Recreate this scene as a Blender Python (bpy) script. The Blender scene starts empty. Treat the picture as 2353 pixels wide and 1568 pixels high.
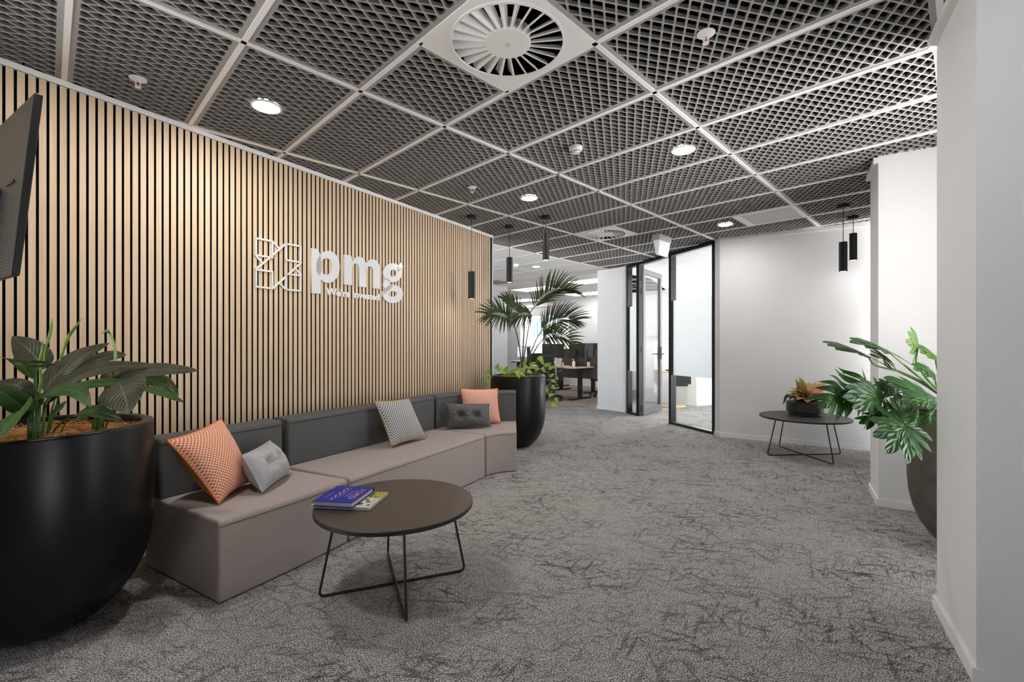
import bpy, bmesh, math, random
from mathutils import Vector, Matrix
random.seed(11)
SC = bpy.context.scene
COL = SC.collection
PI = math.pi
V = Vector

# ---------------------------------------------------------------- camera
F, CX, CY, CAMZ = 1055.0, 1176.5, 793.7, 1.248
cd = bpy.data.cameras.new('camera')
cam = bpy.data.objects.new('camera', cd); COL.objects.link(cam)
cd.sensor_fit = 'HORIZONTAL'; cd.sensor_width = 36.0
cd.lens = F / 2353.0 * 36.0
cd.shift_y = (CY - 784.0) / 2353.0
cd.clip_start = 0.05; cd.clip_end = 200
cam.location = (0, 0, CAMZ); cam.rotation_euler = (PI / 2, 0, 0)
SC.camera = cam
# ---------------------------------------------------------------- colour management and world
SC.view_settings.view_transform = 'Standard'
SC.view_settings.look = 'None'
SC.view_settings.gamma = 1.0
SC.view_settings.use_curve_mapping = False
SC.view_settings.exposure = 1.0
w = bpy.data.worlds.new('sky'); SC.world = w; w.use_nodes = True
bg = w.node_tree.nodes['Background']
bg.inputs[1].default_value = 5.5
_nt = w.node_tree
_tc = _nt.nodes.new('ShaderNodeTexCoord'); _sp = _nt.nodes.new('ShaderNodeSeparateXYZ'); _rp = _nt.nodes.new('ShaderNodeValToRGB')
_mr = _nt.nodes.new('ShaderNodeMapRange'); _mr.inputs[1].default_value = -1.0
_nt.links.new(_tc.outputs['Generated'], _sp.inputs[0]); _nt.links.new(_sp.outputs[2], _mr.inputs[0]); _nt.links.new(_mr.outputs[0], _rp.inputs[0]); _nt.links.new(_rp.outputs[0], bg.inputs[0])
_rp.color_ramp.elements[0].position = 0.485; _rp.color_ramp.elements[0].color = (1.68, 1.64, 1.60, 1)     # glow from below the horizon, added to lift the ceiling
_rp.color_ramp.elements[1].position = 0.505; _rp.color_ramp.elements[1].color = (0.82, 0.90, 0.98, 1)      # bright overcast sky
SC.cycles.max_bounces = 12; SC.cycles.diffuse_bounces = 9; SC.cycles.transparent_max_bounces = 16
SC.cycles.caustics_reflective = False; SC.cycles.caustics_refractive = False
SC.cycles.sample_clamp_indirect = 10.0
LAMP_W = 6.0          # each recessed downlight
PENDANT_W = 0.5

CEIL = 2.711
def at(px, py, Y):
    return V(((px - CX) / F * Y, Y, CAMZ + (CY - py) / F * Y))
def xy(px, Y):
    return V(((px - CX) / F * Y, Y, 0))

# wall axes: s along the slat wall, p across the room; ceiling grid axes: A, B
S2 = V((0.5263, 0.8503, 0)); P2 = V((0.8503, -0.5263, 0))
TH = 0.7783
A2 = V((math.sin(TH), math.cos(TH), 0)); B2 = V((math.cos(TH), -math.sin(TH), 0))
G0 = V((-2.1485, 3.0569, 0))
def gp(u, v, z=CEIL):
    q = G0 + B2 * u + A2 * v; q.z = z
    return q
UP = V((0, 0, 1))

# ---------------------------------------------------------------- materials
def nmat(name):
    m = bpy.data.materials.new(name); m.use_nodes = True
    nt = m.node_tree; b = nt.nodes['Principled BSDF']
    return m, nt, b
def N(nt, t, **kw):
    n = nt.nodes.new(t)
    for k, v in kw.items(): setattr(n, k, v)
    return n
def L(nt, a, b): nt.links.new(a, b)
def lin(c):
    return tuple((x / 12.92 if x <= 0.04045 else ((x + 0.055) / 1.055) ** 2.4) for x in c)
def rgb(r, g, b): return lin((r / 255, g / 255, b / 255))
def simple(name, col, rough=0.5, metal=0.0, spec=0.5, noise=0.0, nscale=40, bump=0.0, bscale=200, emit=None, estr=0):
    m, nt, b = nmat(name)
    b.inputs['Roughness'].default_value = rough; b.inputs['Metallic'].default_value = metal
    b.inputs['Specular IOR Level'].default_value = spec
    b.inputs['Base Color'].default_value = (*col, 1)
    if noise or bump:
        tc = N(nt, 'ShaderNodeTexCoord')
    if noise:
        nz = N(nt, 'ShaderNodeTexNoise'); nz.inputs['Scale'].default_value = nscale; nz.inputs['Detail'].default_value = 4
        L(nt, tc.outputs['Object'], nz.inputs['Vector'])
        mx = N(nt, 'ShaderNodeMix', data_type='RGBA')
        mx.inputs[6].default_value = (*[c * (1 - noise) for c in col], 1)
        mx.inputs[7].default_value = (*[min(1, c * (1 + noise)) for c in col], 1)
        mr = N(nt, 'ShaderNodeMapRange'); mr.inputs[1].default_value = 0.3; mr.inputs[2].default_value = 0.7
        L(nt, nz.outputs[0], mr.inputs[0]); L(nt, mr.outputs[0], mx.inputs[0]); L(nt, mx.outputs[2], b.inputs['Base Color'])
    if bump:
        n2 = N(nt, 'ShaderNodeTexNoise'); n2.inputs['Scale'].default_value = bscale; n2.inputs['Detail'].default_value = 3
        L(nt, tc.outputs['Object'], n2.inputs['Vector'])
        bp = N(nt, 'ShaderNodeBump'); bp.inputs['Strength'].default_value = bump; bp.inputs['Distance'].default_value = 0.004
        L(nt, n2.outputs[0], bp.inputs['Height']); L(nt, bp.outputs[0], b.inputs['Normal'])
    if emit:
        b.inputs['Emission Color'].default_value = (*emit, 1); b.inputs['Emission Strength'].default_value = estr
    return m

M = {}
M['white_wall'] = simple('painted_wall', (0.74, 0.74, 0.742), 0.6, noise=0.02, nscale=3, bump=0.05, bscale=400)
M['dark_wall'] = simple('dim_bounce_wall', (0.30, 0.30, 0.295), 0.7)  # for unseen walls, kept dark so they bounce little light
M['white_gloss'] = simple('white_trim_paint', (0.80, 0.80, 0.79), 0.4)
M['cornice'] = simple('cornice_paint', (0.74, 0.735, 0.72), 0.5)
M['tbar'] = simple('ceiling_bar_white', (0.90, 0.89, 0.875), 0.45)
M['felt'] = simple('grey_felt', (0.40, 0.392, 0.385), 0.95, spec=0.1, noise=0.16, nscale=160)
M['void'] = simple('plenum_black', (0.004, 0.004, 0.004), 1.0, spec=0.0)
M['black_mdf'] = simple('black_backing', (0.006, 0.0055, 0.005), 0.9, spec=0.1)
M['black_metal'] = simple('black_powdercoat', (0.012, 0.012, 0.013), 0.42)
M['black_plastic'] = simple('black_plastic', (0.018, 0.018, 0.019), 0.45)
M['frame'] = simple('charcoal_frame', (0.014, 0.0135, 0.0145), 0.42, spec=0.3)
M['door_frame'] = simple('bronze_grey_frame', (0.10, 0.093, 0.09), 0.38)
M['dark_planter'] = simple('black_glazed_fibre', (0.005, 0.005, 0.005), 0.33, spec=0.32, noise=0.25, nscale=9)
M['brown_planter'] = simple('brown_fibre_cement', (0.075, 0.06, 0.05), 0.6, noise=0.25, nscale=12)
M['pot'] = simple('black_pot', (0.018, 0.017, 0.018), 0.35)
M['table_top'] = simple('dark_brown_laminate', (0.062, 0.046, 0.034), 0.38)
M['table_edge'] = simple('black_edge', (0.008, 0.008, 0.008), 0.45)
M['charcoal_top'] = simple('charcoal_laminate', (0.045, 0.044, 0.046), 0.42)
M['seat_fabric'] = simple('mauve_grey_wool', (0.42, 0.36, 0.342), 0.95, spec=0.15, noise=0.22, nscale=380, bump=0.25, bscale=600)
M['back_fabric'] = simple('charcoal_wool', (0.12, 0.121, 0.12), 0.95, spec=0.15, noise=0.2, nscale=380, bump=0.25, bscale=600)
M['seam'] = simple('seam_thread', (0.10, 0.088, 0.085), 0.9)
M['joint'] = simple('dark_joint', (0.012, 0.012, 0.012), 0.9)
M['velvet_grey'] = simple('light_grey_velvet', (0.42, 0.42, 0.43), 0.65, noise=0.10, nscale=8)
M['velvet_dark'] = simple('dark_grey_velvet', (0.105, 0.098, 0.098), 0.6, noise=0.18, nscale=10)
M['ochre'] = simple('ochre_cotton', (0.42, 0.23, 0.045), 0.9, noise=0.1, nscale=60)
M['coral'] = simple('coral_piping', (0.72, 0.17, 0.07), 0.8)
M['linen'] = simple('beige_linen', (0.36, 0.26, 0.21), 0.9)
M['acrylic'] = simple('white_acrylic', (0.80, 0.80, 0.80), 0.12)
M['acrylic_matt'] = simple('white_foam_letter', (0.84, 0.83, 0.81), 0.5)
M['diffuser'] = simple('white_enamel', (0.88, 0.87, 0.855), 0.4)
M['ring_white'] = simple('lamp_ring', (0.82, 0.81, 0.8), 0.4)
M['lamp'] = simple('lamp_lens', (1, 1, 1), 0.5, emit=(1.0, 0.95, 0.88), estr=2.5)
M['pend_lamp'] = simple('pendant_lens', (1, 1, 1), 0.5, emit=(1.0, 0.97, 0.93), estr=4)
M['troffer'] = simple('troffer_lens', (1, 1, 1), 0.5, emit=(0.97, 0.99, 1.0), estr=4.0)
M['exit_lens'] = simple('exit_sign_lens', (0.82, 0.84, 0.9), 0.3, emit=(0.86, 0.90, 1.0), estr=0.12)
M['grey_housing'] = simple('grey_housing', (0.55, 0.54, 0.53), 0.5)
M['chrome'] = simple('chrome', (0.7, 0.7, 0.7), 0.2, metal=1)
M['red_bulb'] = simple('red_glass_bulb', (0.5, 0.02, 0.02), 0.2)
M['detector'] = simple('cream_plastic', (0.74, 0.71, 0.66), 0.45)
M['office_ceiling'] = simple('office_ceiling_tile', (0.76, 0.76, 0.77), 0.8, noise=0.02, nscale=60)
M['beech'] = simple('beech_laminate', (0.66, 0.50, 0.33), 0.45, noise=0.08, nscale=15)
M['office_white'] = simple('office_white_laminate', (0.78, 0.78, 0.78), 0.4)
M['taupe'] = simple('taupe_screen', (0.085, 0.066, 0.056), 0.7)
M['mesh_black'] = simple('black_chair_fabric', (0.014, 0.014, 0.014), 0.8)
M['screen_off'] = simple('dark_screen', (0.02, 0.018, 0.018), 0.35)
M['screen_on'] = simple('lit_screen', (0.1, 0.1, 0.1), 0.3, emit=(0.50, 0.68, 0.92), estr=0.9)
M['screen_grey'] = simple('pale_screen', (0.1, 0.1, 0.1), 0.3, emit=(0.62, 0.65, 0.68), estr=0.6)
M['paper'] = simple('white_paper', (0.8, 0.8, 0.78), 0.7)
M['page_tan'] = simple('page_edges', (0.70, 0.60, 0.50), 0.8, noise=0.08, nscale=900)
M['blue_cover'] = simple('royal_blue_cloth', (0.012, 0.028, 0.33), 0.55, spec=0.25)
M['book_ink'] = simple('coral_print', (0.72, 0.30, 0.25), 0.6)
M['book_gold'] = simple('gold_print', (0.80, 0.42, 0.10), 0.6)
M['yellow'] = simple('yellow_print', (0.75, 0.66, 0.04), 0.6)
M['ink'] = simple('black_print', (0.02, 0.02, 0.02), 0.6)
M['pale_cover'] = simple('pale_photo_cover', (0.60, 0.60, 0.50), 0.5, noise=0.25, nscale=30)
M['silver'] = simple('silver_page_edges', (0.55, 0.55, 0.57), 0.5)
M['tan_wood'] = simple('pale_timber', (0.72, 0.52, 0.32), 0.5)
M['grey_panel'] = simple('grey_access_panel', (0.28, 0.28, 0.29), 0.6)
M['blind'] = simple('grey_blind', (0.50, 0.47, 0.46), 0.8)
M['brick'] = simple('brown_brick', (0.17, 0.12, 0.10), 0.85, noise=0.25, nscale=12)
M['facade'] = simple('pale_render', (0.62, 0.60, 0.58), 0.8)
M['facade_glass'] = simple('dark_pane', (0.06, 0.075, 0.10), 0.2)
M['tv_side'] = simple('tv_edge', (0.009, 0.009, 0.0095), 0.38, spec=0.25)

def tv_back():
    m, nt, b = nmat('ribbed_tv_back')
    b.inputs['Base Color'].default_value = (0.013, 0.012, 0.011, 1); b.inputs['Roughness'].default_value = 0.36; b.inputs['Specular IOR Level'].default_value = 0.35
    tc = N(nt, 'ShaderNodeTexCoord'); wv = N(nt, 'ShaderNodeTexWave'); wv.bands_direction = 'Z'
    wv.inputs['Scale'].default_value = 26; wv.inputs['Distortion'].default_value = 0.6
    L(nt, tc.outputs['Object'], wv.inputs['Vector'])
    bp = N(nt, 'ShaderNodeBump'); bp.inputs['Strength'].default_value = 0.5; bp.inputs['Distance'].default_value = 0.0012
    L(nt, wv.outputs['Fac'], bp.inputs['Height']); L(nt, bp.outputs[0], b.inputs['Normal'])
    return m
M['tv_back'] = tv_back()

def wood_slat():
    m, nt, b = nmat('oak_veneer')
    tc = N(nt, 'ShaderNodeTexCoord'); mp = N(nt, 'ShaderNodeMapping'); mp.inputs['Scale'].default_value = (1, 1, 0.02)
    L(nt, tc.outputs['Object'], mp.inputs[0])
    n1 = N(nt, 'ShaderNodeTexNoise'); n1.inputs['Scale'].default_value = 160; n1.inputs['Detail'].default_value = 5
    n2 = N(nt, 'ShaderNodeTexNoise'); n2.inputs['Scale'].default_value = 24; n2.inputs['Detail'].default_value = 2
    L(nt, mp.outputs[0], n1.inputs['Vector']); L(nt, mp.outputs[0], n2.inputs['Vector'])
    ad = N(nt, 'ShaderNodeMath', operation='ADD'); L(nt, n1.outputs[0], ad.inputs[0]); L(nt, n2.outputs[0], ad.inputs[1])
    mr = N(nt, 'ShaderNodeMapRange'); mr.inputs[1].default_value = 0.65; mr.inputs[2].default_value = 1.35
    L(nt, ad.outputs[0], mr.inputs[0])
    mx = N(nt, 'ShaderNodeMix', data_type='RGBA')
    mx.inputs[6].default_value = (0.645, 0.46, 0.285, 1); mx.inputs[7].default_value = (0.79, 0.61, 0.42, 1)
    L(nt, mr.outputs[0], mx.inputs[0]); L(nt, mx.outputs[2], b.inputs['Base Color'])
    b.inputs['Roughness'].default_value = 0.55
    return m
M['oak'] = wood_slat()

def carpet(name, dark, light):
    m, nt, b = nmat(name)
    b.inputs['Roughness'].default_value = 1.0; b.inputs['Specular IOR Level'].default_value = 0.05
    tc = N(nt, 'ShaderNodeTexCoord')
    prev = None
    big = N(nt, 'ShaderNodeTexNoise'); big.inputs['Scale'].default_value = 2.2; big.inputs['Detail'].default_value = 3
    L(nt, tc.outputs['Object'], big.inputs['Vector'])
    for i, (ang, sc, th, st) in enumerate(((0.25, 44, 0.555, 7.0), (-0.45, 38, 0.56, 8.0), (1.05, 36, 0.57, 7.0), (2.25, 42, 0.57, 7.0), (0.75, 60, 0.56, 5.0), (-0.1, 26, 0.57, 9.0), (1.7, 30, 0.585, 8.0))):
        mp = N(nt, 'ShaderNodeMapping', vector_type='TEXTURE'); mp.inputs['Rotation'].default_value = (0, 0, ang)
        mp.inputs['Scale'].default_value = (st, 1.0, 1); mp.inputs['Location'].default_value = (i * 3.3, i * 7.1, 0)
        L(nt, tc.outputs['Object'], mp.inputs[0])
        nz = N(nt, 'ShaderNodeTexNoise'); nz.inputs['Scale'].default_value = sc; nz.inputs['Detail'].default_value = 4
        nz.inputs['Roughness'].default_value = 0.6; nz.inputs['Distortion'].default_value = 0.25
        L(nt, mp.outputs[0], nz.inputs['Vector'])
        mr = N(nt, 'ShaderNodeMapRange'); mr.inputs[1].default_value = th; mr.inputs[2].default_value = th + 0.09; mr.inputs[4].default_value = 0.72
        L(nt, nz.outputs[0], mr.inputs[0])
        if prev is None: prev = mr.outputs[0]
        else:                              # layers of fibres darken one another
            ml = N(nt, 'ShaderNodeMath', operation='MULTIPLY'); L(nt, prev, ml.inputs[0]); L(nt, mr.outputs[0], ml.inputs[1])
            ad = N(nt, 'ShaderNodeMath', operation='ADD'); L(nt, prev, ad.inputs[0]); L(nt, mr.outputs[0], ad.inputs[1])
            mm = N(nt, 'ShaderNodeMath', operation='SUBTRACT'); L(nt, ad.outputs[0], mm.inputs[0]); L(nt, ml.outputs[0], mm.inputs[1]); prev = mm.outputs[0]
    yarn = N(nt, 'ShaderNodeTexNoise'); yarn.inputs['Scale'].default_value = 190; yarn.inputs['Detail'].default_value = 3
    L(nt, tc.outputs['Object'], yarn.inputs['Vector'])
    ym = N(nt, 'ShaderNodeMapRange'); ym.inputs[1].default_value = 0.41; ym.inputs[2].default_value = 0.59
    L(nt, yarn.outputs[0], ym.inputs[0])
    mx = N(nt, 'ShaderNodeMix', data_type='RGBA')
    mx.inputs[6].default_value = (*[c * 0.22 for c in light], 1); mx.inputs[7].default_value = (*[min(0.9, c * 1.75) for c in light], 1)
    L(nt, ym.outputs[0], mx.inputs[0])
    bm_ = N(nt, 'ShaderNodeMapRange'); bm_.inputs[1].default_value = 0.36; bm_.inputs[2].default_value = 0.64
    bm_.inputs[3].default_value = 0.35; bm_.inputs[4].default_value = 1.0
    L(nt, big.outputs[0], bm_.inputs[0])
    mu = N(nt, 'ShaderNodeMath', operation='MULTIPLY'); L(nt, prev, mu.inputs[0]); L(nt, bm_.outputs[0], mu.inputs[1])
    dk = N(nt, 'ShaderNodeMix', data_type='RGBA'); dk.inputs[6].default_value = (*[c * 0.45 for c in dark], 1); dk.inputs[7].default_value = (*[c * 1.8 for c in dark], 1)
    L(nt, ym.outputs[0], dk.inputs[0])
    m2 = N(nt, 'ShaderNodeMix', data_type='RGBA')
    L(nt, mu.outputs[0], m2.inputs[0]); L(nt, mx.outputs[2], m2.inputs[6]); L(nt, dk.outputs[2], m2.inputs[7]); L(nt, m2.outputs[2], b.inputs['Base Color'])
    bp = N(nt, 'ShaderNodeBump'); bp.inputs['Strength'].default_value = 0.5; bp.inputs['Distance'].default_value = 0.006
    L(nt, yarn.outputs[0], bp.inputs['Height']); L(nt, bp.outputs[0], b.inputs['Normal'])
    return m
M['carpet'] = carpet('charcoal_fleck_carpet', (0.050, 0.048, 0.048), (0.40, 0.382, 0.372))
M['carpet_beige'] = carpet('beige_fleck_carpet', (0.16, 0.13, 0.11), (0.33, 0.27, 0.22))

def lattice_fabric(name, ground, line, n, lw, diag=True):
    m, nt, b = nmat(name)
    uv = N(nt, 'ShaderNodeUVMap')
    sp = N(nt, 'ShaderNodeSeparateXYZ'); L(nt, uv.outputs[0], sp.inputs[0])
    def expr(op):
        a = N(nt, 'ShaderNodeMath', operation=op); L(nt, sp.outputs[0], a.inputs[0]); L(nt, sp.outputs[1], a.inputs[1])
        k = N(nt, 'ShaderNodeMath', operation='MULTIPLY'); L(nt, a.outputs[0], k.inputs[0]); k.inputs[1].default_value = n
        f = N(nt, 'ShaderNodeMath', operation='FRACT'); L(nt, k.outputs[0], f.inputs[0])
        s = N(nt, 'ShaderNodeMath', operation='SUBTRACT'); L(nt, f.outputs[0], s.inputs[0]); s.inputs[1].default_value = 0.5
        ab = N(nt, 'ShaderNodeMath', operation='ABSOLUTE'); L(nt, s.outputs[0], ab.inputs[0])
        return ab.outputs[0]
    mn = N(nt, 'ShaderNodeMath', operation='MINIMUM'); L(nt, expr('ADD'), mn.inputs[0]); L(nt, expr('SUBTRACT'), mn.inputs[1])
    mr = N(nt, 'ShaderNodeMapRange'); mr.inputs[1].default_value = lw; mr.inputs[2].default_value = lw * 1.5
    L(nt, mn.outputs[0], mr.inputs[0])
    tc = N(nt, 'ShaderNodeTexCoord'); nz = N(nt, 'ShaderNodeTexNoise'); nz.inputs['Scale'].default_value = 90; L(nt, tc.outputs['Object'], nz.inputs['Vector'])
    gm = N(nt, 'ShaderNodeMix', data_type='RGBA'); gm.inputs[6].default_value = (*[c * 0.75 for c in ground], 1); gm.inputs[7].default_value = (*[c * 1.2 for c in ground], 1)
    L(nt, nz.outputs[0], gm.inputs[0])
    mx = N(nt, 'ShaderNodeMix', data_type='RGBA'); mx.inputs[6].default_value = (*line, 1)
    L(nt, mr.outputs[0], mx.inputs[0]); L(nt, gm.outputs[2], mx.inputs[7]); L(nt, mx.outputs[2], b.inputs['Base Color'])
    bp = N(nt, 'ShaderNodeBump'); bp.inputs['Strength'].default_value = 0.4; bp.inputs['Distance'].default_value = 0.003; bp.invert = True
    L(nt, mr.outputs[0], bp.inputs['Height']); L(nt, bp.outputs[0], b.inputs['Normal'])
    b.inputs['Roughness'].default_value = 0.95; b.inputs['Specular IOR Level'].default_value = 0.1
    return m
M['orange_lattice'] = lattice_fabric('orange_lattice_weave', (0.66, 0.145, 0.030), (0.88, 0.66, 0.55), 21, 0.12)
M['orange_lattice_fine'] = lattice_fabric('orange_fine_weave', (0.74, 0.20, 0.085), (0.88, 0.62, 0.52), 24, 0.14)
M['check'] = lattice_fabric('black_white_check', (0.075, 0.075, 0.08), (0.62, 0.62, 0.60), 17, 0.15)

def leaf_mat(name, c1, c2, vein, nv=26, rough=0.38, tint=False):
    m, nt, b = nmat(name)
    uv = N(nt, 'ShaderNodeUVMap'); sp = N(nt, 'ShaderNodeSeparateXYZ'); L(nt, uv.outputs[0], sp.inputs[0])
    ab = N(nt, 'ShaderNodeMath', operation='ABSOLUTE'); L(nt, sp.outputs[0], ab.inputs[0])
    k = N(nt, 'ShaderNodeMath', operation='MULTIPLY'); L(nt, ab.outputs[0], k.inputs[0]); k.inputs[1].default_value = -0.35
    a = N(nt, 'ShaderNodeMath', operation='ADD'); L(nt, k.outputs[0], a.inputs[0]); L(nt, sp.outputs[1], a.inputs[1])
    k2 = N(nt, 'ShaderNodeMath', operation='MULTIPLY'); L(nt, a.outputs[0], k2.inputs[0]); k2.inputs[1].default_value = nv * 2 * PI
    sn = N(nt, 'ShaderNodeMath', operation='SINE'); L(nt, k2.outputs[0], sn.inputs[0])
    mid = N(nt, 'ShaderNodeMapRange'); mid.inputs[1].default_value = 0.0; mid.inputs[2].default_value = 0.07
    L(nt, ab.outputs[0], mid.inputs[0])
    tc = N(nt, 'ShaderNodeTexCoord'); nz = N(nt, 'ShaderNodeTexNoise'); nz.inputs['Scale'].default_value = 9; L(nt, tc.outputs['Object'], nz.inputs['Vector'])
    mx = N(nt, 'ShaderNodeMix', data_type='RGBA'); mx.inputs[6].default_value = (*c1, 1); mx.inputs[7].default_value = (*c2, 1)
    if tint:
        at_ = N(nt, 'ShaderNodeAttribute'); at_.attribute_name = 'tint'; L(nt, at_.outputs['Fac'], mx.inputs[0])
    else:
        mr = N(nt, 'ShaderNodeMapRange'); mr.inputs[1].default_value = 0.3; mr.inputs[2].default_value = 0.7; L(nt, nz.outputs[0], mr.inputs[0]); L(nt, mr.outputs[0], mx.inputs[0])
    m2 = N(nt, 'ShaderNodeMix', data_type='RGBA'); m2.inputs[6].default_value = (*vein, 1)
    L(nt, mid.outputs[0], m2.inputs[0]); L(nt, mx.outputs[2], m2.inputs[7]); L(nt, m2.outputs[2], b.inputs['Base Color'])
    bp = N(nt, 'ShaderNodeBump'); bp.inputs['Strength'].default_value = 0.45; bp.inputs['Distance'].default_value = 0.004
    L(nt, sn.outputs[0], bp.inputs['Height']); L(nt, bp.outputs[0], b.inputs['Normal'])
    b.inputs['Roughness'].default_value = rough; b.inputs['Specular IOR Level'].default_value = 0.35
    # some light passes through a leaf
    tr = N(nt, 'ShaderNodeBsdfTranslucent'); L(nt, m2.outputs[2], tr.inputs['Color'])
    ms = N(nt, 'ShaderNodeMixShader'); ms.inputs[0].default_value = 0.14
    out = nt.nodes['Material Output']
    L(nt, b.outputs[0], ms.inputs[1]); L(nt, tr.outputs[0], ms.inputs[2]); L(nt, ms.outputs[0], out.inputs['Surface'])
    return m
M['lily_dark'] = leaf_mat('lily_leaf', (0.046, 0.054, 0.028), (0.125, 0.118, 0.080), (0.24, 0.24, 0.15), nv=11)
M['lily_green'] = leaf_mat('lily_leaf_green', (0.030, 0.085, 0.020), (0.060, 0.135, 0.030), (0.14, 0.24, 0.07), nv=11)
M['lily_stem'] = simple('lily_stem', (0.045, 0.12, 0.025), 0.45, noise=0.3, nscale=20)
M['lily_bud'] = simple('lily_bud', (0.19, 0.34, 0.05), 0.45, noise=0.25, nscale=20)
M['palm'] = leaf_mat('palm_leaf', (0.018, 0.034, 0.012), (0.045, 0.070, 0.020), (0.06, 0.08, 0.03), nv=3)
M['palm_stem'] = simple('palm_stem', (0.055, 0.06, 0.035), 0.5)
M['pothos'] = leaf_mat('pothos_leaf', (0.13, 0.30, 0.03), (0.40, 0.52, 0.12), (0.42, 0.54, 0.18), nv=6)
M['philo'] = leaf_mat('philodendron_leaf', (0.010, 0.058, 0.004), (0.026, 0.115, 0.008), (0.09, 0.22, 0.03), nv=4, rough=0.42)
M['philo_light'] = leaf_mat('young_philodendron_leaf', (0.032, 0.105, 0.001), (0.065, 0.15, 0.001), (0.10, 0.2, 0.008), nv=4, rough=0.45)
M['philo_stem'] = simple('philodendron_stem', (0.09, 0.18, 0.04), 0.45)
M['gold_leaf'] = leaf_mat('gold_pink_leaf', (0.42, 0.34, 0.11), (0.66, 0.24, 0.16), (0.55, 0.42, 0.18), nv=5, rough=0.45, tint=True)
M['dark_leaf'] = leaf_mat('dark_trailing_leaf', (0.016, 0.022, 0.016), (0.03, 0.045, 0.028), (0.06, 0.07, 0.05), nv=8)
M['mulch'] = simple('coconut_fibre', (0.42, 0.19, 0.05), 0.95, noise=0.55, nscale=60, bump=1.0, bscale=90)
M['mulch_strand'] = simple('coconut_strand', (0.50, 0.25, 0.08), 0.9)
M['moss'] = simple('green_moss', (0.05, 0.075, 0.02), 0.95, noise=0.5, nscale=60, bump=1.0, bscale=80)

def glass(name, refl=0.08, tint=(0.97, 0.985, 0.98)):
    m = bpy.data.materials.new(name); m.use_nodes = True; nt = m.node_tree; nt.nodes.clear()
    t = N(nt, 'ShaderNodeBsdfTransparent'); t.inputs[0].default_value = (*tint, 1)
    g = N(nt, 'ShaderNodeBsdfGlossy'); g.inputs['Roughness'].default_value = 0.01
    mx = N(nt, 'ShaderNodeMixShader'); fr = N(nt, 'ShaderNodeLayerWeight'); fr.inputs[0].default_value = 0.12
    mu = N(nt, 'ShaderNodeMath', operation='MULTIPLY'); mu.inputs[1].default_value = refl * 8; L(nt, fr.outputs['Fresnel'], mu.inputs[0])
    L(nt, mu.outputs[0], mx.inputs[0]); L(nt, t.outputs[0], mx.inputs[1]); L(nt, g.outputs[0], mx.inputs[2])
    o = N(nt, 'ShaderNodeOutputMaterial'); L(nt, mx.outputs[0], o.inputs[0])
    return m
M['glass'] = glass('clear_glass', 0.07)
def film():
    m = bpy.data.materials.new('frosted_film'); m.use_nodes = True; nt = m.node_tree; nt.nodes.clear()
    t = N(nt, 'ShaderNodeBsdfTranslucent'); t.inputs[0].default_value = (0.86, 0.875, 0.88, 1)
    d = N(nt, 'ShaderNodeBsdfDiffuse'); d.inputs[0].default_value = (0.66, 0.675, 0.68, 1)
    tr = N(nt, 'ShaderNodeBsdfTransparent')
    m1 = N(nt, 'ShaderNodeMixShader'); m1.inputs[0].default_value = 0.5; L(nt, t.outputs[0], m1.inputs[1]); L(nt, d.outputs[0], m1.inputs[2])
    m2 = N(nt, 'ShaderNodeMixShader'); m2.inputs[0].default_value = 0.10; L(nt, m1.outputs[0], m2.inputs[1]); L(nt, tr.outputs[0], m2.inputs[2])
    o = N(nt, 'ShaderNodeOutputMaterial'); L(nt, m2.outputs[0], o.inputs[0])
    return m
M['film'] = film()

# ---------------------------------------------------------------- object helpers
def wm(o):
    m = o.matrix_basis.copy()
    return wm(o.parent) @ m if o.parent else m
def finish(me, mat, smooth=True, ang=40):
    for x in (mat if isinstance(mat, (list, tuple)) else [mat]): me.materials.append(x)
    if smooth:
        me.polygons.foreach_set('use_smooth', [True] * len(me.polygons))
        me.set_sharp_from_angle(angle=math.radians(ang))
def obj(name, bm, mat, parent=None, world=True, smooth=True, ang=40, loc=None):
    """one mesh object; vertices are given in world space unless world=False (then in the parent's space)"""
    me = bpy.data.meshes.new(name)
    if loc is not None and parent is None:
        bm.transform(Matrix.Translation(-V(loc)))
    if parent is not None and world:
        bm.transform(wm(parent).inverted())
    bm.normal_update(); bm.to_mesh(me); bm.free()
    finish(me, mat, smooth, ang)
    o = bpy.data.objects.new(name, me); COL.objects.link(o)
    if parent: o.parent = parent
    elif loc is not None: o.location = loc
    return o
def thing(name, label, cat, loc=(0, 0, 0), rz=0, group=None):
    o = bpy.data.objects.new(name, None); COL.objects.link(o)
    o.empty_display_size = 0.1
    o.location = loc; o.rotation_euler = (0, 0, rz); o['label'] = label; o['category'] = cat
    if group: o['group'] = group
    return o
def tag(o, label, cat, group=None):
    o['label'] = label; o['category'] = cat
    if group: o['group'] = group
    return o
def struct(name, bm, mat, **kw):
    o = obj(name, bm, mat, **kw)
    if o.parent is None: o['kind'] = 'structure'
    return o
def kids(o): return [c for c in bpy.data.objects if c.parent == o]
def dup(root, loc, rz=None, label=None):
    r = root.copy(); COL.objects.link(r); r.location = loc
    if rz is not None: r.rotation_euler = (0, 0, rz)
    if label: r['label'] = label
    for ch in kids(root):
        c = ch.copy(); COL.objects.link(c); c.parent = r
        for g in kids(ch):
            d = g.copy(); COL.objects.link(d); d.parent = c
    return r

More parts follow.
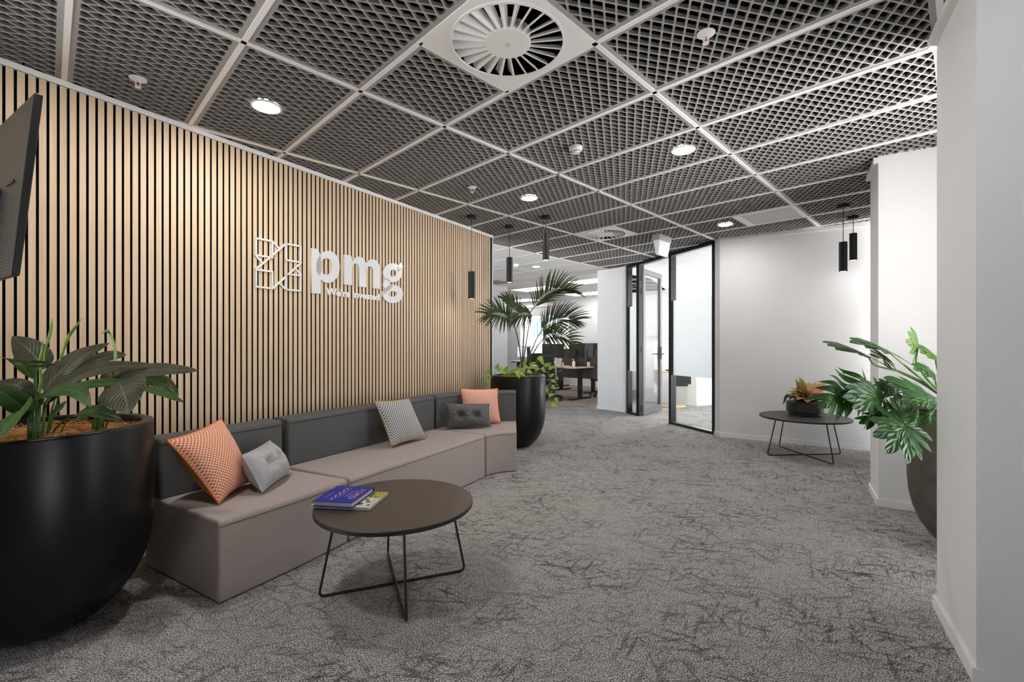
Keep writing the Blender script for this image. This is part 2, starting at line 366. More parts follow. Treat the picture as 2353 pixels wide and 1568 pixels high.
def BM(): return bmesh.new()
def box(bm, c, sx, sy, sz, ax=None, ay=None, az=None):
    """box centred at c with full sizes along the axes"""
    ax = V(ax) if ax else V((1, 0, 0)); ay = V(ay) if ay else V((0, 1, 0)); az = V(az) if az else UP
    c = V(c); vs = []
    for i in (-1, 1):
        for j in (-1, 1):
            for k in (-1, 1):
                vs.append(bm.verts.new(c + ax * (i * sx / 2) + ay * (j * sy / 2) + az * (k * sz / 2)))
    fs = []
    for q in ((0, 1, 3, 2), (4, 6, 7, 5), (0, 4, 5, 1), (2, 3, 7, 6), (0, 2, 6, 4), (1, 5, 7, 3)):
        fs.append(bm.faces.new([vs[i] for i in q]))
    bmesh.ops.recalc_face_normals(bm, faces=fs)
    return vs, fs
def prism(bm, pts, z0, z1):
    a = [bm.verts.new((p[0], p[1], z0)) for p in pts]; b = [bm.verts.new((p[0], p[1], z1)) for p in pts]
    n = len(pts); fs = [bm.faces.new(a[::-1]), bm.faces.new(b)]
    for i in range(n): fs.append(bm.faces.new((a[i], a[(i + 1) % n], b[(i + 1) % n], b[i])))
    bmesh.ops.recalc_face_normals(bm, faces=fs)
    return fs
def frame_of(d):
    d = d.normalized(); h = V((0, 0, 1)) if abs(d.z) < 0.9 else V((1, 0, 0))
    x = d.cross(h).normalized(); return x, d.cross(x).normalized()
def tube(bm, pts, r, seg=10, caps=True):
    pts = [V(p) for p in pts]; n = len(pts)
    rr = r if isinstance(r, (list, tuple)) else [r] * n
    x = None; rings = []
    for i, p in enumerate(pts):
        d = (pts[min(i + 1, n - 1)] - pts[max(i - 1, 0)])
        if d.length < 1e-9: d = V((0, 0, 1))
        d.normalize()
        if x is None: x, y = frame_of(d)
        else:
            x = (x - d * x.dot(d))
            x = x.normalized() if x.length > 1e-6 else frame_of(d)[0]
            y = d.cross(x).normalized()
        rings.append([bm.verts.new(p + (x * math.cos(2 * PI * k / seg) + y * math.sin(2 * PI * k / seg)) * rr[i]) for k in range(seg)])
    fs = []
    for a, b in zip(rings, rings[1:]):
        for k in range(seg): fs.append(bm.faces.new((a[k], a[(k + 1) % seg], b[(k + 1) % seg], b[k])))
    if caps:
        fs.append(bm.faces.new(rings[0][::-1])); fs.append(bm.faces.new(rings[-1]))
    bmesh.ops.recalc_face_normals(bm, faces=fs)
def lathe(bm, prof, c=(0, 0, 0), seg=48, close=False):
    """profile of (r, z); r=0 ends become poles"""
    c = V(c); rings = []
    for r, z in prof:
        if r < 1e-6: rings.append([bm.verts.new(c + V((0, 0, z)))])
        else: rings.append([bm.verts.new(c + V((r * math.cos(2 * PI * k / seg), r * math.sin(2 * PI * k / seg), z))) for k in range(seg)])
    fs = []
    pairs = list(zip(rings, rings[1:]))
    if close: pairs.append((rings[-1], rings[0]))
    for a, b in pairs:
        for k in range(seg):
            k2 = (k + 1) % seg
            if len(a) == 1 and len(b) == 1: continue
            if len(a) == 1: fs.append(bm.faces.new((a[0], b[k], b[k2])))
            elif len(b) == 1: fs.append(bm.faces.new((a[k], a[k2], b[0])))
            else: fs.append(bm.faces.new((a[k], a[k2], b[k2], b[k])))
    bmesh.ops.recalc_face_normals(bm, faces=fs)
def bezier(p0, p1, p2, n):
    return [p0 * (1 - t) ** 2 + p1 * 2 * t * (1 - t) + p2 * t * t for t in [i / n for i in range(n + 1)]]
def smooth_path(pts, n=6):
    """Catmull-Rom through the points"""
    pts = [V(p) for p in pts]; out = []
    P = [pts[0] * 2 - pts[1]] + pts + [pts[-1] * 2 - pts[-2]]
    for i in range(1, len(P) - 2):
        a, b, c, d = P[i - 1:i + 3]
        for k in range(n):
            t = k / n
            out.append(0.5 * ((2 * b) + (c - a) * t + (2 * a - 5 * b + 4 * c - d) * t * t + (3 * b - a - 3 * c + d) * t ** 3))
    out.append(pts[-1]); return out
def fillet(pts, r, n=5):
    """round the inner corners of a polyline"""
    pts = [V(p) for p in pts]; out = [pts[0]]
    for a, b, c in zip(pts, pts[1:], pts[2:]):
        d1 = (a - b).normalized(); d2 = (c - b).normalized()
        out += bezier(b + d1 * r, b, b + d2 * r, n)
    out.append(pts[-1]); return out
def flat_fill(loops, depth):
    """mesh data: a plate with holes from 2-D loops, extruded by depth about z=0"""
    cu = bpy.data.curves.new('plate', 'CURVE'); cu.dimensions = '2D'; cu.fill_mode = 'BOTH'; cu.extrude = depth / 2
    for lp in loops:
        sp = cu.splines.new('POLY'); sp.points.add(len(lp) - 1); sp.use_cyclic_u = True
        for i, (x, y) in enumerate(lp): sp.points[i].co = (x, y, 0, 1)
    o = bpy.data.objects.new('plate', cu); COL.objects.link(o)
    dg = bpy.context.evaluated_depsgraph_get(); dg.update()
    me = bpy.data.meshes.new_from_object(o.evaluated_get(dg))
    bpy.data.objects.remove(o); bpy.data.curves.remove(cu)
    return me
def add_plate(bm, loops, depth, mapf):
    """adds a holed plate to bm; mapf(x, y, h) gives the position"""
    me = flat_fill(loops, depth)
    n0 = len(bm.verts); bm.from_mesh(me); bpy.data.meshes.remove(me); bm.verts.ensure_lookup_table()
    for v in list(bm.verts)[n0:]: v.co = mapf(v.co.x, v.co.y, v.co.z)
def text_mesh(bm, s, size, mapf, depth=0.0, offset=0.0, align='LEFT', width=None, spacing=1.0):
    cu = bpy.data.curves.new('lettering', 'FONT'); cu.body = s; cu.size = size; cu.extrude = depth / 2; cu.offset = offset
    cu.align_x = align; cu.space_character = spacing; cu.resolution_u = 4
    o = bpy.data.objects.new('lettering', cu); COL.objects.link(o)
    dg = bpy.context.evaluated_depsgraph_get(); dg.update()
    me = bpy.data.meshes.new_from_object(o.evaluated_get(dg))
    bpy.data.objects.remove(o); bpy.data.curves.remove(cu)
    xs = [v.co.x for v in me.vertices]; k = 1.0
    if width and xs: k = width / max(1e-6, max(xs) - min(xs)); 
    x0 = min(xs) if xs else 0
    n0 = len(bm.verts); bm.from_mesh(me); bpy.data.meshes.remove(me); bm.verts.ensure_lookup_table()
    for v in list(bm.verts)[n0:]: v.co = mapf((v.co.x - (x0 if width else 0)) * k, v.co.y, v.co.z)
def bevel_mod(o, wdt=0.012, seg=3, ang=35):
    m = o.modifiers.new('soft_edge', 'BEVEL'); m.width = wdt; m.segments = seg; m.limit_method = 'ANGLE'; m.angle_limit = math.radians(ang)
    return o
def area_lamp(name, loc, size, power, col=(1, 0.965, 0.92), parent=None, spread=None):
    ld = bpy.data.lights.new(name, 'AREA'); ld.shape = 'DISK'; ld.size = size; ld.energy = power; ld.color = col
    if spread: ld.spread = spread
    o = bpy.data.objects.new(name, ld); COL.objects.link(o); o.location = loc
    if parent: o.parent = parent
    return o
def clip_plane(bm, co, no):
    """remove what lies on the +no side"""
    geom = bm.verts[:] + bm.edges[:] + bm.faces[:]
    bmesh.ops.bisect_plane(bm, geom=geom, plane_co=co, plane_no=no, clear_outer=True)

# ================================================================ STRUCTURE
SW0 = V((-2.599, 2.331, 0))                 # slat face where the frame cuts it
def sw(a, off=0, z=0):
    q = SW0 + S2 * a + P2 * off; q.z = z; return q
SLEN = 4.442
PC = V((2.812, 6.385, 0)); PD = V((2.098, 8.45, 0)); PT = (PD - PC).normalized(); PN = V((-PT.y, PT.x, 0))
if PN.y > 0: PN = -PN                        # faces the lobby
def pt_on(px):
    """distance along the glazed partition for an image column"""
    k = (px - CX) / F
    return (PC.x - k * PC.y) / (k * PT.y - PT.x)
def pq(t, off=0, z=0):
    q = PC + PT * t + PN * off; q.z = z; return q
W0 = V((2.838, 6.27, 0))
K0 = V((2.848, 3.569, 0)); Q0 = V((1.719, 1.70, 0))
Q0F = V((1.719, 1.70, 0)); PIER_A = V((1.68, 9.02, 0)); PIER_B = V((2.075, 8.60, 0))

# floor
fe0 = Q0F + P2 * 1.75 - S2 * 7; fe1 = Q0F + P2 * 1.75 + S2 * 4.6
bm = BM(); prism(bm, [sw(-7.0, -0.17), fe0, fe1, (12, fe1.y + 0.3), (12, 18), (-9, 18), (-9, 5), sw(-1.0, -0.17)], -0.1, 0.0)
struct('floor', bm, M['carpet'], smooth=False)
bm = BM(); f0 = V((0.45, 8.92, 0)); f1 = V((1.70, 9.50, 0))
prism(bm, [f0, f1, V((2.4, 9.3, 0)) + A2 * 1.0, V((4.5, 11.5, 0)), V((2, 17, 0)), V((-5, 15, 0)), V((-1.2, 8.2, 0))], 0.0, 0.004)
struct('floor_office', bm, M['carpet_beige'], smooth=False)

# slat wall
bm = BM(); prism(bm, [sw(-1.3, -0.012), sw(SLEN, -0.012), sw(SLEN, -0.14), sw(-1.3, -0.14)], 0, CEIL + 0.02)
wall_left = struct('wall_left', bm, M['black_mdf'], smooth=False)
bm = BM(); pitch = 0.0406; gap = 0.0118
k0 = int(-1.28 / pitch); k1 = int((SLEN - 0.02) / pitch)
for k in range(k0, k1):
    c = 0.013 + pitch * (k + 0.5)
    vs, fs = box(bm, sw(c, -0.006, 1.355), pitch - gap, 0.012, 2.64, S2, P2, UP)
    for f in fs:
        f.normal_update()
        f.material_index = 0 if f.normal.dot(P2) > 0.9 else 1
obj('slat_cladding', bm, [M['oak'], M['black_mdf']], wall_left, smooth=False)
bm = BM(); prism(bm, [sw(-1.3, 0.006), sw(SLEN + 0.012, 0.006), sw(SLEN + 0.012, -0.14), sw(-1.3, -0.14)], CEIL - 0.034, CEIL - 0.002)
struct('trim_1', bm, M['tbar'], smooth=False)
bm = BM(); prism(bm, [sw(SLEN, 0.002), sw(SLEN + 0.012, 0.002), sw(SLEN + 0.012, -0.14), sw(SLEN, -0.14)], 0, CEIL - 0.034)
struct('trim_2', bm, M['white_gloss'], smooth=False)

# near pier, column, far wall
def wall(name, pts, z1=CEIL + 0.02, mat='white_wall'):
    b = BM(); prism(b, pts, 0, z1); return struct(name, b, M[mat], smooth=False)
Q1 = Q0 + S2 * 0.56
wall('wall_right', [Q0, Q1, Q1 + P2 * 1.3, Q0 + P2 * 1.3])
K1 = K0 + S2 * 0.455
wall('column_right', [K0, K1, K1 + P2 * 0.5, K0 + P2 * 0.5])
WE = W0 + P2 * 3.2
wall('wall_far', [W0, WE, WE + S2 * 0.12, pq(-0.012, -0.10), pq(-0.012, 0.0)])
def skirt_poly(name, pts, h=0.055, t=0.013):
    """mitred skirting along an open polyline, on its left-hand side"""
    pts = [V(p) for p in pts]; off = []
    for i, p in enumerate(pts):
        ns = []
        for a, c in ((i - 1, i), (i, i + 1)):
            if 0 <= a and c < len(pts):
                d = (pts[c] - pts[a]).normalized(); ns.append(V((-d.y, d.x, 0)))
        n = sum(ns, V((0, 0, 0))).normalized(); off.append(p + n * (t / max(0.3, n.dot(ns[0]))))
    b = BM()
    for i in range(len(pts) - 1): prism(b, [pts[i], pts[i + 1], off[i + 1], off[i]], 0, h)
    return struct(name, b, M['white_gloss'], smooth=False)
KA = K1 + P2 * 0.42; QN = Q0 + P2 * 1.3
wall('wall_shade_alcove', [KA - S2 * 0.1, KA + S2 * 1.55, KA + S2 * 1.55 + P2 * 0.1, KA + P2 * 0.1 - S2 * 0.1])  # unseen added wall that holds daylight off the far wall
KF = K0 + P2 * 0.80
wall('wall_shade_fin', [KF - S2 * 0.55, KF + S2 * 0.2, KF + S2 * 0.2 + P2 * 0.08, KF - S2 * 0.55 + P2 * 0.08])  # added fin out of view, shades the column front
wall('wall_shade_fin_end', [K0 + P2 * 0.5 + S2 * 0.05, K0 + P2 * 0.5 + S2 * 0.2, KF + S2 * 0.2, KF + S2 * 0.05])  # joins the added shading fin to the column
bm = BM(); prism(bm, [QN + P2 * 0.35, QN + P2 * 0.45, QN + P2 * 0.45 + S2 * 2.2, QN + P2 * 0.35 + S2 * 2.2], 2.38, CEIL + 0.02); struct('wall_shade_head', bm, M['white_wall'], smooth=False)  # unseen bulkhead, added to cut daylight on the column
skirt_poly('baseboard_right', [Q0 + P2 * 1.3, Q0, Q1, Q1 + P2 * 1.3])
skirt_poly('baseboard_column', [K0 + P2 * 0.5, K0, K1, K1 + P2 * 0.5])
skirt_poly('baseboard_far', [WE, W0, pq(-0.012, 0)])
wall('wall_pier', [PIER_A, PIER_B, V((2.09, 8.47, 0)), pq((PD - PC).length + 0.02, -0.12), PIER_B + A2 * 0.32, PIER_A + A2 * 0.32])
skirt_poly('baseboard_pier', [V((2.09, 8.47, 0)), PIER_B, PIER_A, PIER_A + A2 * 0.3])
# cornice over the far wall and along the tops of pier and column
bm = BM()
for a, c in ((W0, WE),):
    prism(bm, [a - S2 * 0.012, c - S2 * 0.012, c, a], CEIL - 0.05, CEIL - 0.002)
struct('trim_3', bm, M['cornice'], smooth=False)
bm = BM()
prism(bm, [K0 - P2 * 0.03, K1 - P2 * 0.03, K1, K0], CEIL - 0.045, CEIL - 0.002)
struct('trim_4', bm, M['cornice'], smooth=False)
bm = BM()
prism(bm, [Q0 - P2 * 0.03, Q1 - P2 * 0.03 + S2 * 0.02, Q1 + S2 * 0.02, Q0], CEIL - 0.045, CEIL - 0.002)
struct('trim_5', bm, M['cornice'], smooth=False)
# the side behind the camera: unseen walls toned dark to limit bounced light, and a tall opening to daylight past the near end of the slat wall
bm = BM(); prism(bm, [(-7, -3.2), (6, -3.2), (6, -3.1), (-7, -3.1)], 0, CEIL + 0.02); struct('wall_back', bm, M['dark_wall'], smooth=False)
bm = BM(); prism(bm, [sw(-2.7, 0), sw(-6.5, 0), sw(-6.5, -0.14), sw(-2.7, -0.14)], 0, CEIL + 0.02); struct('wall_left_near', bm, M['dark_wall'], smooth=False)
wall('wall_shade_near', [QN, QN + P2 * 0.12, QN + P2 * 0.12 - S2 * 1.65, QN - S2 * 1.65], mat='dark_wall')  # added out of view, keeps sky light off the pier front
wall('wall_shade_rear', [QN - S2 * 2.4, QN + P2 * 0.12 - S2 * 2.4, QN + P2 * 0.12 - S2 * 5.5, QN - S2 * 5.5], mat='dark_wall')  # unseen, placed to leave only a limited opening for fill light
BWL = V((1.84, 14.3, 0)) - B2 * 6
wall('wall_office_shade_near', [V((-6.0, 9.0, 0)), V((-5.9, 9.0, 0)), V((-4.0, 6.0, 0)), V((-4.1, 6.0, 0))])  # added unseen screen, lets only some daylight into the office
wall('wall_office_shade_side', [BWL, BWL + B2 * 0.1, V((-5.9, 9.0, 0)), V((-6.0, 9.0, 0))])  # unseen wall added to shut sky light out of the office

# ---------------------------------------------------------------- ceiling
def clip_poly(poly, x0, x1, y0, y1):
    def cut(P, f, inter):
        out = []
        for i in range(len(P)):
            a, b = P[i - 1], P[i]
            fa, fb = f(a), f(b)
            if fa: out.append(a)
            if fa != fb: out.append(inter(a, b))
        return out
    def ix(xc): return lambda a, b: (xc, a[1] + (b[1] - a[1]) * (xc - a[0]) / (b[0] - a[0]))
    def iy(yc): return lambda a, b: (a[0] + (b[0] - a[0]) * (yc - a[1]) / (b[1] - a[1]), yc)
    P = poly
    for f, g in ((lambda q: q[0] > x0, ix(x0)), (lambda q: q[0] < x1, ix(x1)), (lambda q: q[1] > y0, iy(y0)), (lambda q: q[1] < y1, iy(y1))):
        if P: P = cut(P, f, g)
    return P
def panel_loops(w_, d_, mg=0.036):
    loops = [[(0.004, 0.004), (w_ - 0.004, 0.004), (w_ - 0.004, d_ - 0.004), (0.004, d_ - 0.004)]]
    hu, hv = 0.0300 * 0.84, 0.05 * 0.84
    def area(P): return abs(sum(P[i - 1][0] * P[i][1] - P[i][0] * P[i - 1][1] for i in range(len(P)))) / 2
    nu, nv = round(w_ / 0.06), round(d_ / 0.1)
    cs = [(0.06 * a, 0.05 + 0.1 * b) for a in range(nu + 1) for b in range(nv)] + [(0.03 + 0.06 * a, 0.1 * b) for a in range(nu) for b in range(nv + 1)]
    for cu, cv in cs:
        D = [(cu - hu, cv), (cu, cv - hv), (cu + hu, cv), (cu, cv + hv)]
        # blunt the sharp ends a little
        D2 = []
        for i in range(4):
            p, q, r = D[i - 1], D[i], D[(i + 1) % 4]
            for o in (p, r): D2.append((q[0] + (o[0] - q[0]) * 0.10, q[1] + (o[1] - q[1]) * 0.10))
        P = clip_poly(D2, mg, w_ - mg, mg, d_ - mg)
        if len(P) >= 3 and area(P) > 1.2e-4: loops.append(P)
    return loops
DEPTH = 0.017
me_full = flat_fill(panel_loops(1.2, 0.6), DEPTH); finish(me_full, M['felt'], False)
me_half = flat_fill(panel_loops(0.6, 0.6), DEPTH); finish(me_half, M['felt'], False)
bm = BM(); prism(bm, [(-9, -5), (12, -5), (12, 18), (-9, 18)], CEIL + 0.62, CEIL + 0.72)
ceiling = struct('ceiling', bm, M['void'], smooth=False)
GM = Matrix(((B2.x, A2.x, 0, 0), (B2.y, A2.y, 0, 0), (0, 0, 1, 0), (0, 0, 0, 1)))
def clip_wedge(b):
    """remove what lies behind the partition and also behind the far wall"""
    me_ = bpy.data.meshes.new('rest'); b2_ = b.copy()
    clip_plane(b2_, pq(0, 0), PN); clip_plane(b2_, W0 + S2 * 0.01, S2); b2_.to_mesh(me_); b2_.free()
    clip_plane(b, pq(0, 0), -PN)
    b.from_mesh(me_); bpy.data.meshes.remove(me_)
M['felt_shaded_side'] = simple('grey_felt_shaded_side', (0.17, 0.166, 0.163), 0.95, spec=0.1, noise=0.16, nscale=160)  # darker felt for the hole walls, shade put into the colour
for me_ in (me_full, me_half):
    me_.materials.append(M['felt_shaded_side'])
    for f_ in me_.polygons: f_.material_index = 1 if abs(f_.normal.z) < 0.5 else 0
def panel(me, u, v):
    m = Matrix.Translation(gp(u, v, CEIL + DEPTH / 2 + 0.003)) @ GM
    ext = 1.2 if me is me_full else 0.6
    cn = [gp(u + a * ext, v + b * 0.6) for a in (0, 1) for b in (0, 1)]
    # keep out of the rooms beyond the partition, the far wall and the slat wall
    cuts = []
    dp_ = [(c - pq(0, 0, CEIL)).dot(-PN) for c in cn]; df_ = [(c - V((W0.x, W0.y, CEIL))).dot(S2) for c in cn]
    if all(a > 0 and c > 0 for a, c in zip(dp_, df_)): return
    wedge = max(dp_) > 0.0 and max(df_) > 0.0
    d = [(c - SW0).to_2d().dot(P2.to_2d()) for c in cn]; a_ = [(c - SW0).to_2d().dot(S2.to_2d()) for c in cn]
    if max(d) < -0.05 and max(a_) < SLEN + 0.1: return
    if min(d) < -0.1 and max(a_) < SLEN: cuts.append((sw(0, -0.1), -P2))
    if cuts or wedge:
        b = BM(); b.from_mesh(me); b.transform(m)
        for co, no in cuts: clip_plane(b, co, no)
        if wedge: clip_wedge(b)
        if not b.verts: b.free(); return
        obj('ceiling_panel', b, [M['felt'], M['felt_shaded_side']], ceiling, smooth=False)
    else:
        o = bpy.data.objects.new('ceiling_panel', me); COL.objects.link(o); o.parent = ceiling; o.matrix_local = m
U_COLS = (-1.2, 0.0, 1.2, 2.4, 3.6)
special = {(0.0, 4.2): 'R', (1.2, 0.6): 'L', (1.2, 4.8): 'L'}   # panels that share their module with a square fitting
for u in U_COLS:
    for j in range(-3, 13):
        v = round(j * 0.6, 1)
        sp_ = special.get((u, v))
        if sp_ == 'L': panel(me_half, u, v)
        elif sp_ == 'R': panel(me_half, u + 0.6, v)
        else: panel(me_full, u, v)
# white bars
bm = BM()
def bar(p, q, wd=0.024):
    d = (q - p).normalized(); n = V((-d.y, d.x, 0))
    prism(bm, [p + n * wd / 2, q + n * wd / 2, q - n * wd / 2, p - n * wd / 2], CEIL - 0.003, CEIL + 0.03)
for u in (0.0, 1.2, 2.4, 3.6, 4.8): bar(gp(u, -1.8), gp(u, 7.8))
for j in range(-3, 14): bar(gp(-1.2, j * 0.6), gp(4.8, j * 0.6))
clip_wedge(bm)
obj('grid_bar', bm, M['tbar'], ceiling, smooth=False)
bm = BM(); bar(gp(-1.2, 2.6), gp(-1.2, 7.8), 0.03)
for (u, v) in ((0.6, 4.2), (1.8, 0.6), (1.8, 4.8)): bar(gp(u, v), gp(u, v + 0.6), 0.024)
obj('edge_bar', bm, M['tbar'], ceiling, smooth=False)
# boards that close the dark space above the open cells
bm = BM()
prism(bm, [gp(-1.21, -2, 0), gp(-1.21, 8.4, 0), gp(-1.25, 8.4, 0), gp(-1.25, -2, 0)], CEIL + 0.03, CEIL + 0.62)
prism(bm, [pq(-0.6, -0.06), pq(3.2, -0.06), pq(3.2, -0.10), pq(-0.6, -0.10)], CEIL + 0.03, CEIL + 0.62)
prism(bm, [W0 + S2 * 0.10, WE + S2 * 0.10, WE + S2 * 0.14, W0 + S2 * 0.14], CEIL + 0.03, CEIL + 0.62)
prism(bm, [gp(4.82, -2, 0), gp(4.82, 6, 0), gp(4.86, 6, 0), gp(4.86, -2, 0)], CEIL + 0.03, CEIL + 0.62)
prism(bm, [gp(-1.3, -1.82, 0), gp(4.9, -1.82, 0), gp(4.9, -1.86, 0), gp(-1.3, -1.86, 0)], CEIL + 0.03, CEIL + 0.62)
obj('void_lining', bm, M['void'], ceiling, smooth=False)
# white ceilings over the office and over the meeting room
bm = BM()
prism(bm, [gp(-1.215, 2.9, 0), gp(-1.215, 8.6, 0), gp(-1.215, 8.6, 0) + V((3, 6, 0)), V((-6, 17, 0)), V((-7, 9, 0))], CEIL, CEIL + 0.02)
oc = struct('ceiling_office', bm, M['office_ceiling'], smooth=False)
bm = BM()
for k in range(1, 9):
    bar(gp(-1.2 - 1.2 * k, 2.8), gp(-1.2 - 1.2 * k, 12))
for j in range(4, 21): bar(gp(-1.2, j * 0.6), gp(-9.6, j * 0.6), 0.018)
obj('office_grid_bar', bm, M['white_gloss'], oc, smooth=False)
bm = BM()
prism(bm, [pq(-0.1, -0.03), pq(2.6, -0.03), V((3.0, 13.5, 0)), V((9, 12, 0)), WE + S2 * 0.2, W0 + S2 * 0.13], CEIL, CEIL + 0.02)
mc = struct('ceiling_meeting', bm, M['office_ceiling'], smooth=False)
bm = BM()
for t in range(0, 8):
    a = pq(0.1 + t * 0.6, -0.1); bar(a, a - PN * 5.5, 0.016)
for t in range(1, 5):
    a = pq(-0.2, -1.2 * t); bar(a, a + PT * 4.5, 0.016)
obj('meeting_grid_bar', bm, M['cornice'], mc, smooth=False)

# ---------------------------------------------------------------- glazed partition (window_2) and door_1
def pt_back(px, off=-0.10):
    """the same for the line that lies off behind the front of the partition"""
    k = (px - CX) / F; b0 = PC + PN * off
    return (b0.x - k * b0.y) / (k * PT.y - PT.x)
t_r, t_p0, t_p1 = 0.0, pt_back(1553.7), pt_on(1536.5)
t_h, t_q0, t_q1, t_end = pt_back(1479.5), pt_on(1462), pt_back(1453), pt_on(1439.5)
def pbox(bm, ta, tb, z0, z1, th=0.10, off=0.0):
    box(bm, pq((ta + tb) / 2, off - th / 2 + 0.0, (z0 + z1) / 2), abs(tb - ta), th, z1 - z0, PT, PN, UP)
part = bpy.data.objects.new('window_2', None); COL.objects.link(part); part['kind'] = 'structure'; part.location = pq(0)
bm = BM()
pbox(bm, 0, 0.045, 0, CEIL); obj('frame_post', bm, M['frame'], part, smooth=False)
for a, b_ in ((t_p0, t_p1), (t_q0, t_h), (t_q1, t_end)):
    bm = BM(); pbox(bm, a, b_, 0, CEIL); 
    c = (a + b_) / 2; pbox(bm, c - 0.008, c + 0.008, 0, CEIL, 0.01, 0.006)
    obj('frame_post', bm, M['frame'], part, smooth=False)
bm = BM(); pbox(bm, 0, t_end, CEIL - 0.045, CEIL + 0.02, 0.11); obj('head_rail', bm, M['frame'], part, smooth=False)
bm = BM(); pbox(bm, 0.045, t_p0, CEIL - 0.06, CEIL - 0.045, 0.02, -0.01); pbox(bm, t_p1, t_h, CEIL - 0.06, CEIL - 0.045, 0.02, -0.01); obj('head_channel', bm, M['chrome'], part, smooth=False)
bm = BM(); pbox(bm, 0.045, t_p0, 0, 0.03); obj('sill_rail', bm, M['frame'], part, smooth=False)
bm = BM(); pbox(bm, 0.045, t_p0, 0.03, 0.04, 0.03, -0.02); obj('sill_channel', bm, M['chrome'], part, smooth=False)
bm = BM(); pbox(bm, t_q0, t_q1, 0, 0.03); obj('sill_rail', bm, M['frame'], part, smooth=False)
for a, b_ in ((0.045, t_p0), (t_q0, t_q1)):
    bm = BM(); pbox(bm, a, b_, 0.035, CEIL - 0.05, 0.010, -0.05); obj('pane', bm, M['glass'], part, smooth=False)
    bm = BM(); pbox(bm, a, b_, 0.775, 1.955, 0.0012, -0.046); obj('frosted_band', bm, M['film'], part, smooth=False)

# open door leaf
HJ = pq(t_h, -0.06)
DT = V((0.63, 0.776, 0)).normalized(); DN = V((DT.y, -DT.x, 0))
door = bpy.data.objects.new('door_1', None); COL.objects.link(door); door['kind'] = 'structure'; door.location = HJ
LEAF = 0.86; DH = 2.60
def dbox(bm, a, b_, z0, z1, th=0.045, off=0.0):
    c = HJ + DT * ((a + b_) / 2 + 0.02) + DN * off; c.z = (z0 + z1) / 2
    box(bm, c, b_ - a, th, z1 - z0, DT, DN, UP)
bm = BM(); dbox(bm, 0, 0.085, 0.012, DH); dbox(bm, LEAF - 0.085, LEAF, 0.012, DH); dbox(bm, 0.085, LEAF - 0.085, DH - 0.09, DH); dbox(bm, 0.085, LEAF - 0.085, 0.012, 0.13)
obj('door_frame', bm, M['door_frame'], door, smooth=False)
bm = BM(); dbox(bm, 0.085, LEAF - 0.085, 0.13, DH - 0.09, 0.012); obj('pane', bm, M['glass'], door, smooth=False)
for zc in (0.14, 1.17, 2.20, 2.44):
    bm = BM(); c = HJ + DT * 0.01 + DN * 0.0; box(bm, (c.x, c.y, zc), 0.05, 0.05, 0.10, DT, DN, UP); obj('hinge', bm, M['black_metal'], door)
bm = BM()
for sgn in (-1, 1):
    c = HJ + DT * (LEAF - 0.03) + DN * (0.028 * sgn)
    box(bm, (c.x, c.y, 1.10), 0.04, 0.012, 0.23, DT, DN, UP)
    q = c + DN * 0.05 * sgn
    tube(bm, [V((c.x, c.y, 1.08)), V((q.x, q.y, 1.08))], 0.009)
    r_ = q - DT * 0.12
    tube(bm, [V((q.x, q.y, 1.08)), V((r_.x, r_.y, 1.08))], 0.009)
obj('door_handle', bm, M['black_metal'], door)

# ---------------------------------------------------------------- office shell
OL = V((-0.116, 11.46, 0))
wall('wall_office_left', [OL, OL - A2 * 4.2, OL - A2 * 4.2 - B2 * 0.12, OL - B2 * 0.12])
skirt_poly('baseboard_office', [OL, OL - A2 * 4.2])
BW = V((1.84, 14.3, 0))
def bw(t, off=0, z=0):
    q = BW + B2 * t + A2 * off; q.z = z; return q
WT0, WT1, WZ0, WZ1 = -2.215, 0.0, 0.92, 2.586
bm = BM()
for ta, tb, z0, z1 in ((-6, WT0, 0, CEIL), (WT1, 4.5, 0, CEIL), (WT0, WT1, 0, WZ0), (WT0, WT1, WZ1, CEIL)):
    prism(bm, [bw(ta), bw(tb), bw(tb, 0.2), bw(ta, 0.2)], z0, z1)
prism(bm, [bw(1.0), bw(1.75), bw(1.75, -0.15), bw(1.0, -0.15)], 0, 2.5)
struct('wall_office_back', bm, M['white_wall'], smooth=False)
win = bpy.data.objects.new('window_1', None); COL.objects.link(win); win['kind'] = 'structure'; win.location = bw((WT0 + WT1) / 2, 0.05)
bm = BM()
for ta, tb, z0, z1 in ((WT0, WT0 + 0.06, WZ0, WZ1), (WT1 - 0.06, WT1, WZ0, WZ1), (WT0, WT1, WZ0, WZ0 + 0.06), (WT0, WT1, WZ1 - 0.06, WZ1)):
    box(bm, bw((ta + tb) / 2, 0.02, (z0 + z1) / 2), tb - ta, 0.09, z1 - z0, B2, A2, UP)
obj('window_frame', bm, M['white_gloss'], win, smooth=False)
bm = BM(); tm = -1.128; box(bm, bw(tm, 0.05, (WZ0 + WZ1) / 2), 0.10, 0.06, WZ1 - WZ0 - 0.1, B2, A2, UP); obj('mullion', bm, M['grey_panel'], win, smooth=False)
bm = BM(); box(bm, bw((WT0 + WT1) / 2, 0.07, (WZ0 + WZ1) / 2), WT1 - WT0 - 0.1, 0.008, WZ1 - WZ0 - 0.1, B2, A2, UP); obj('pane', bm, M['glass'], win, smooth=False)
bm = BM(); box(bm, bw((WT0 + WT1) / 2, -0.005, WZ1 - 0.06 - 0.15), WT1 - WT0 - 0.14, 0.006, 0.30, B2, A2, UP)
tube(bm, [bw(WT0 + 0.08, -0.01, WZ1 - 0.07), bw(WT1 - 0.08, -0.01, WZ1 - 0.07)], 0.02)
tag(obj('roller_blind', bm, M['blind'], loc=tuple(bw(-1.1, 0, WZ1 - 0.06))), 'grey roller blind pulled part way down the office window', 'blind')
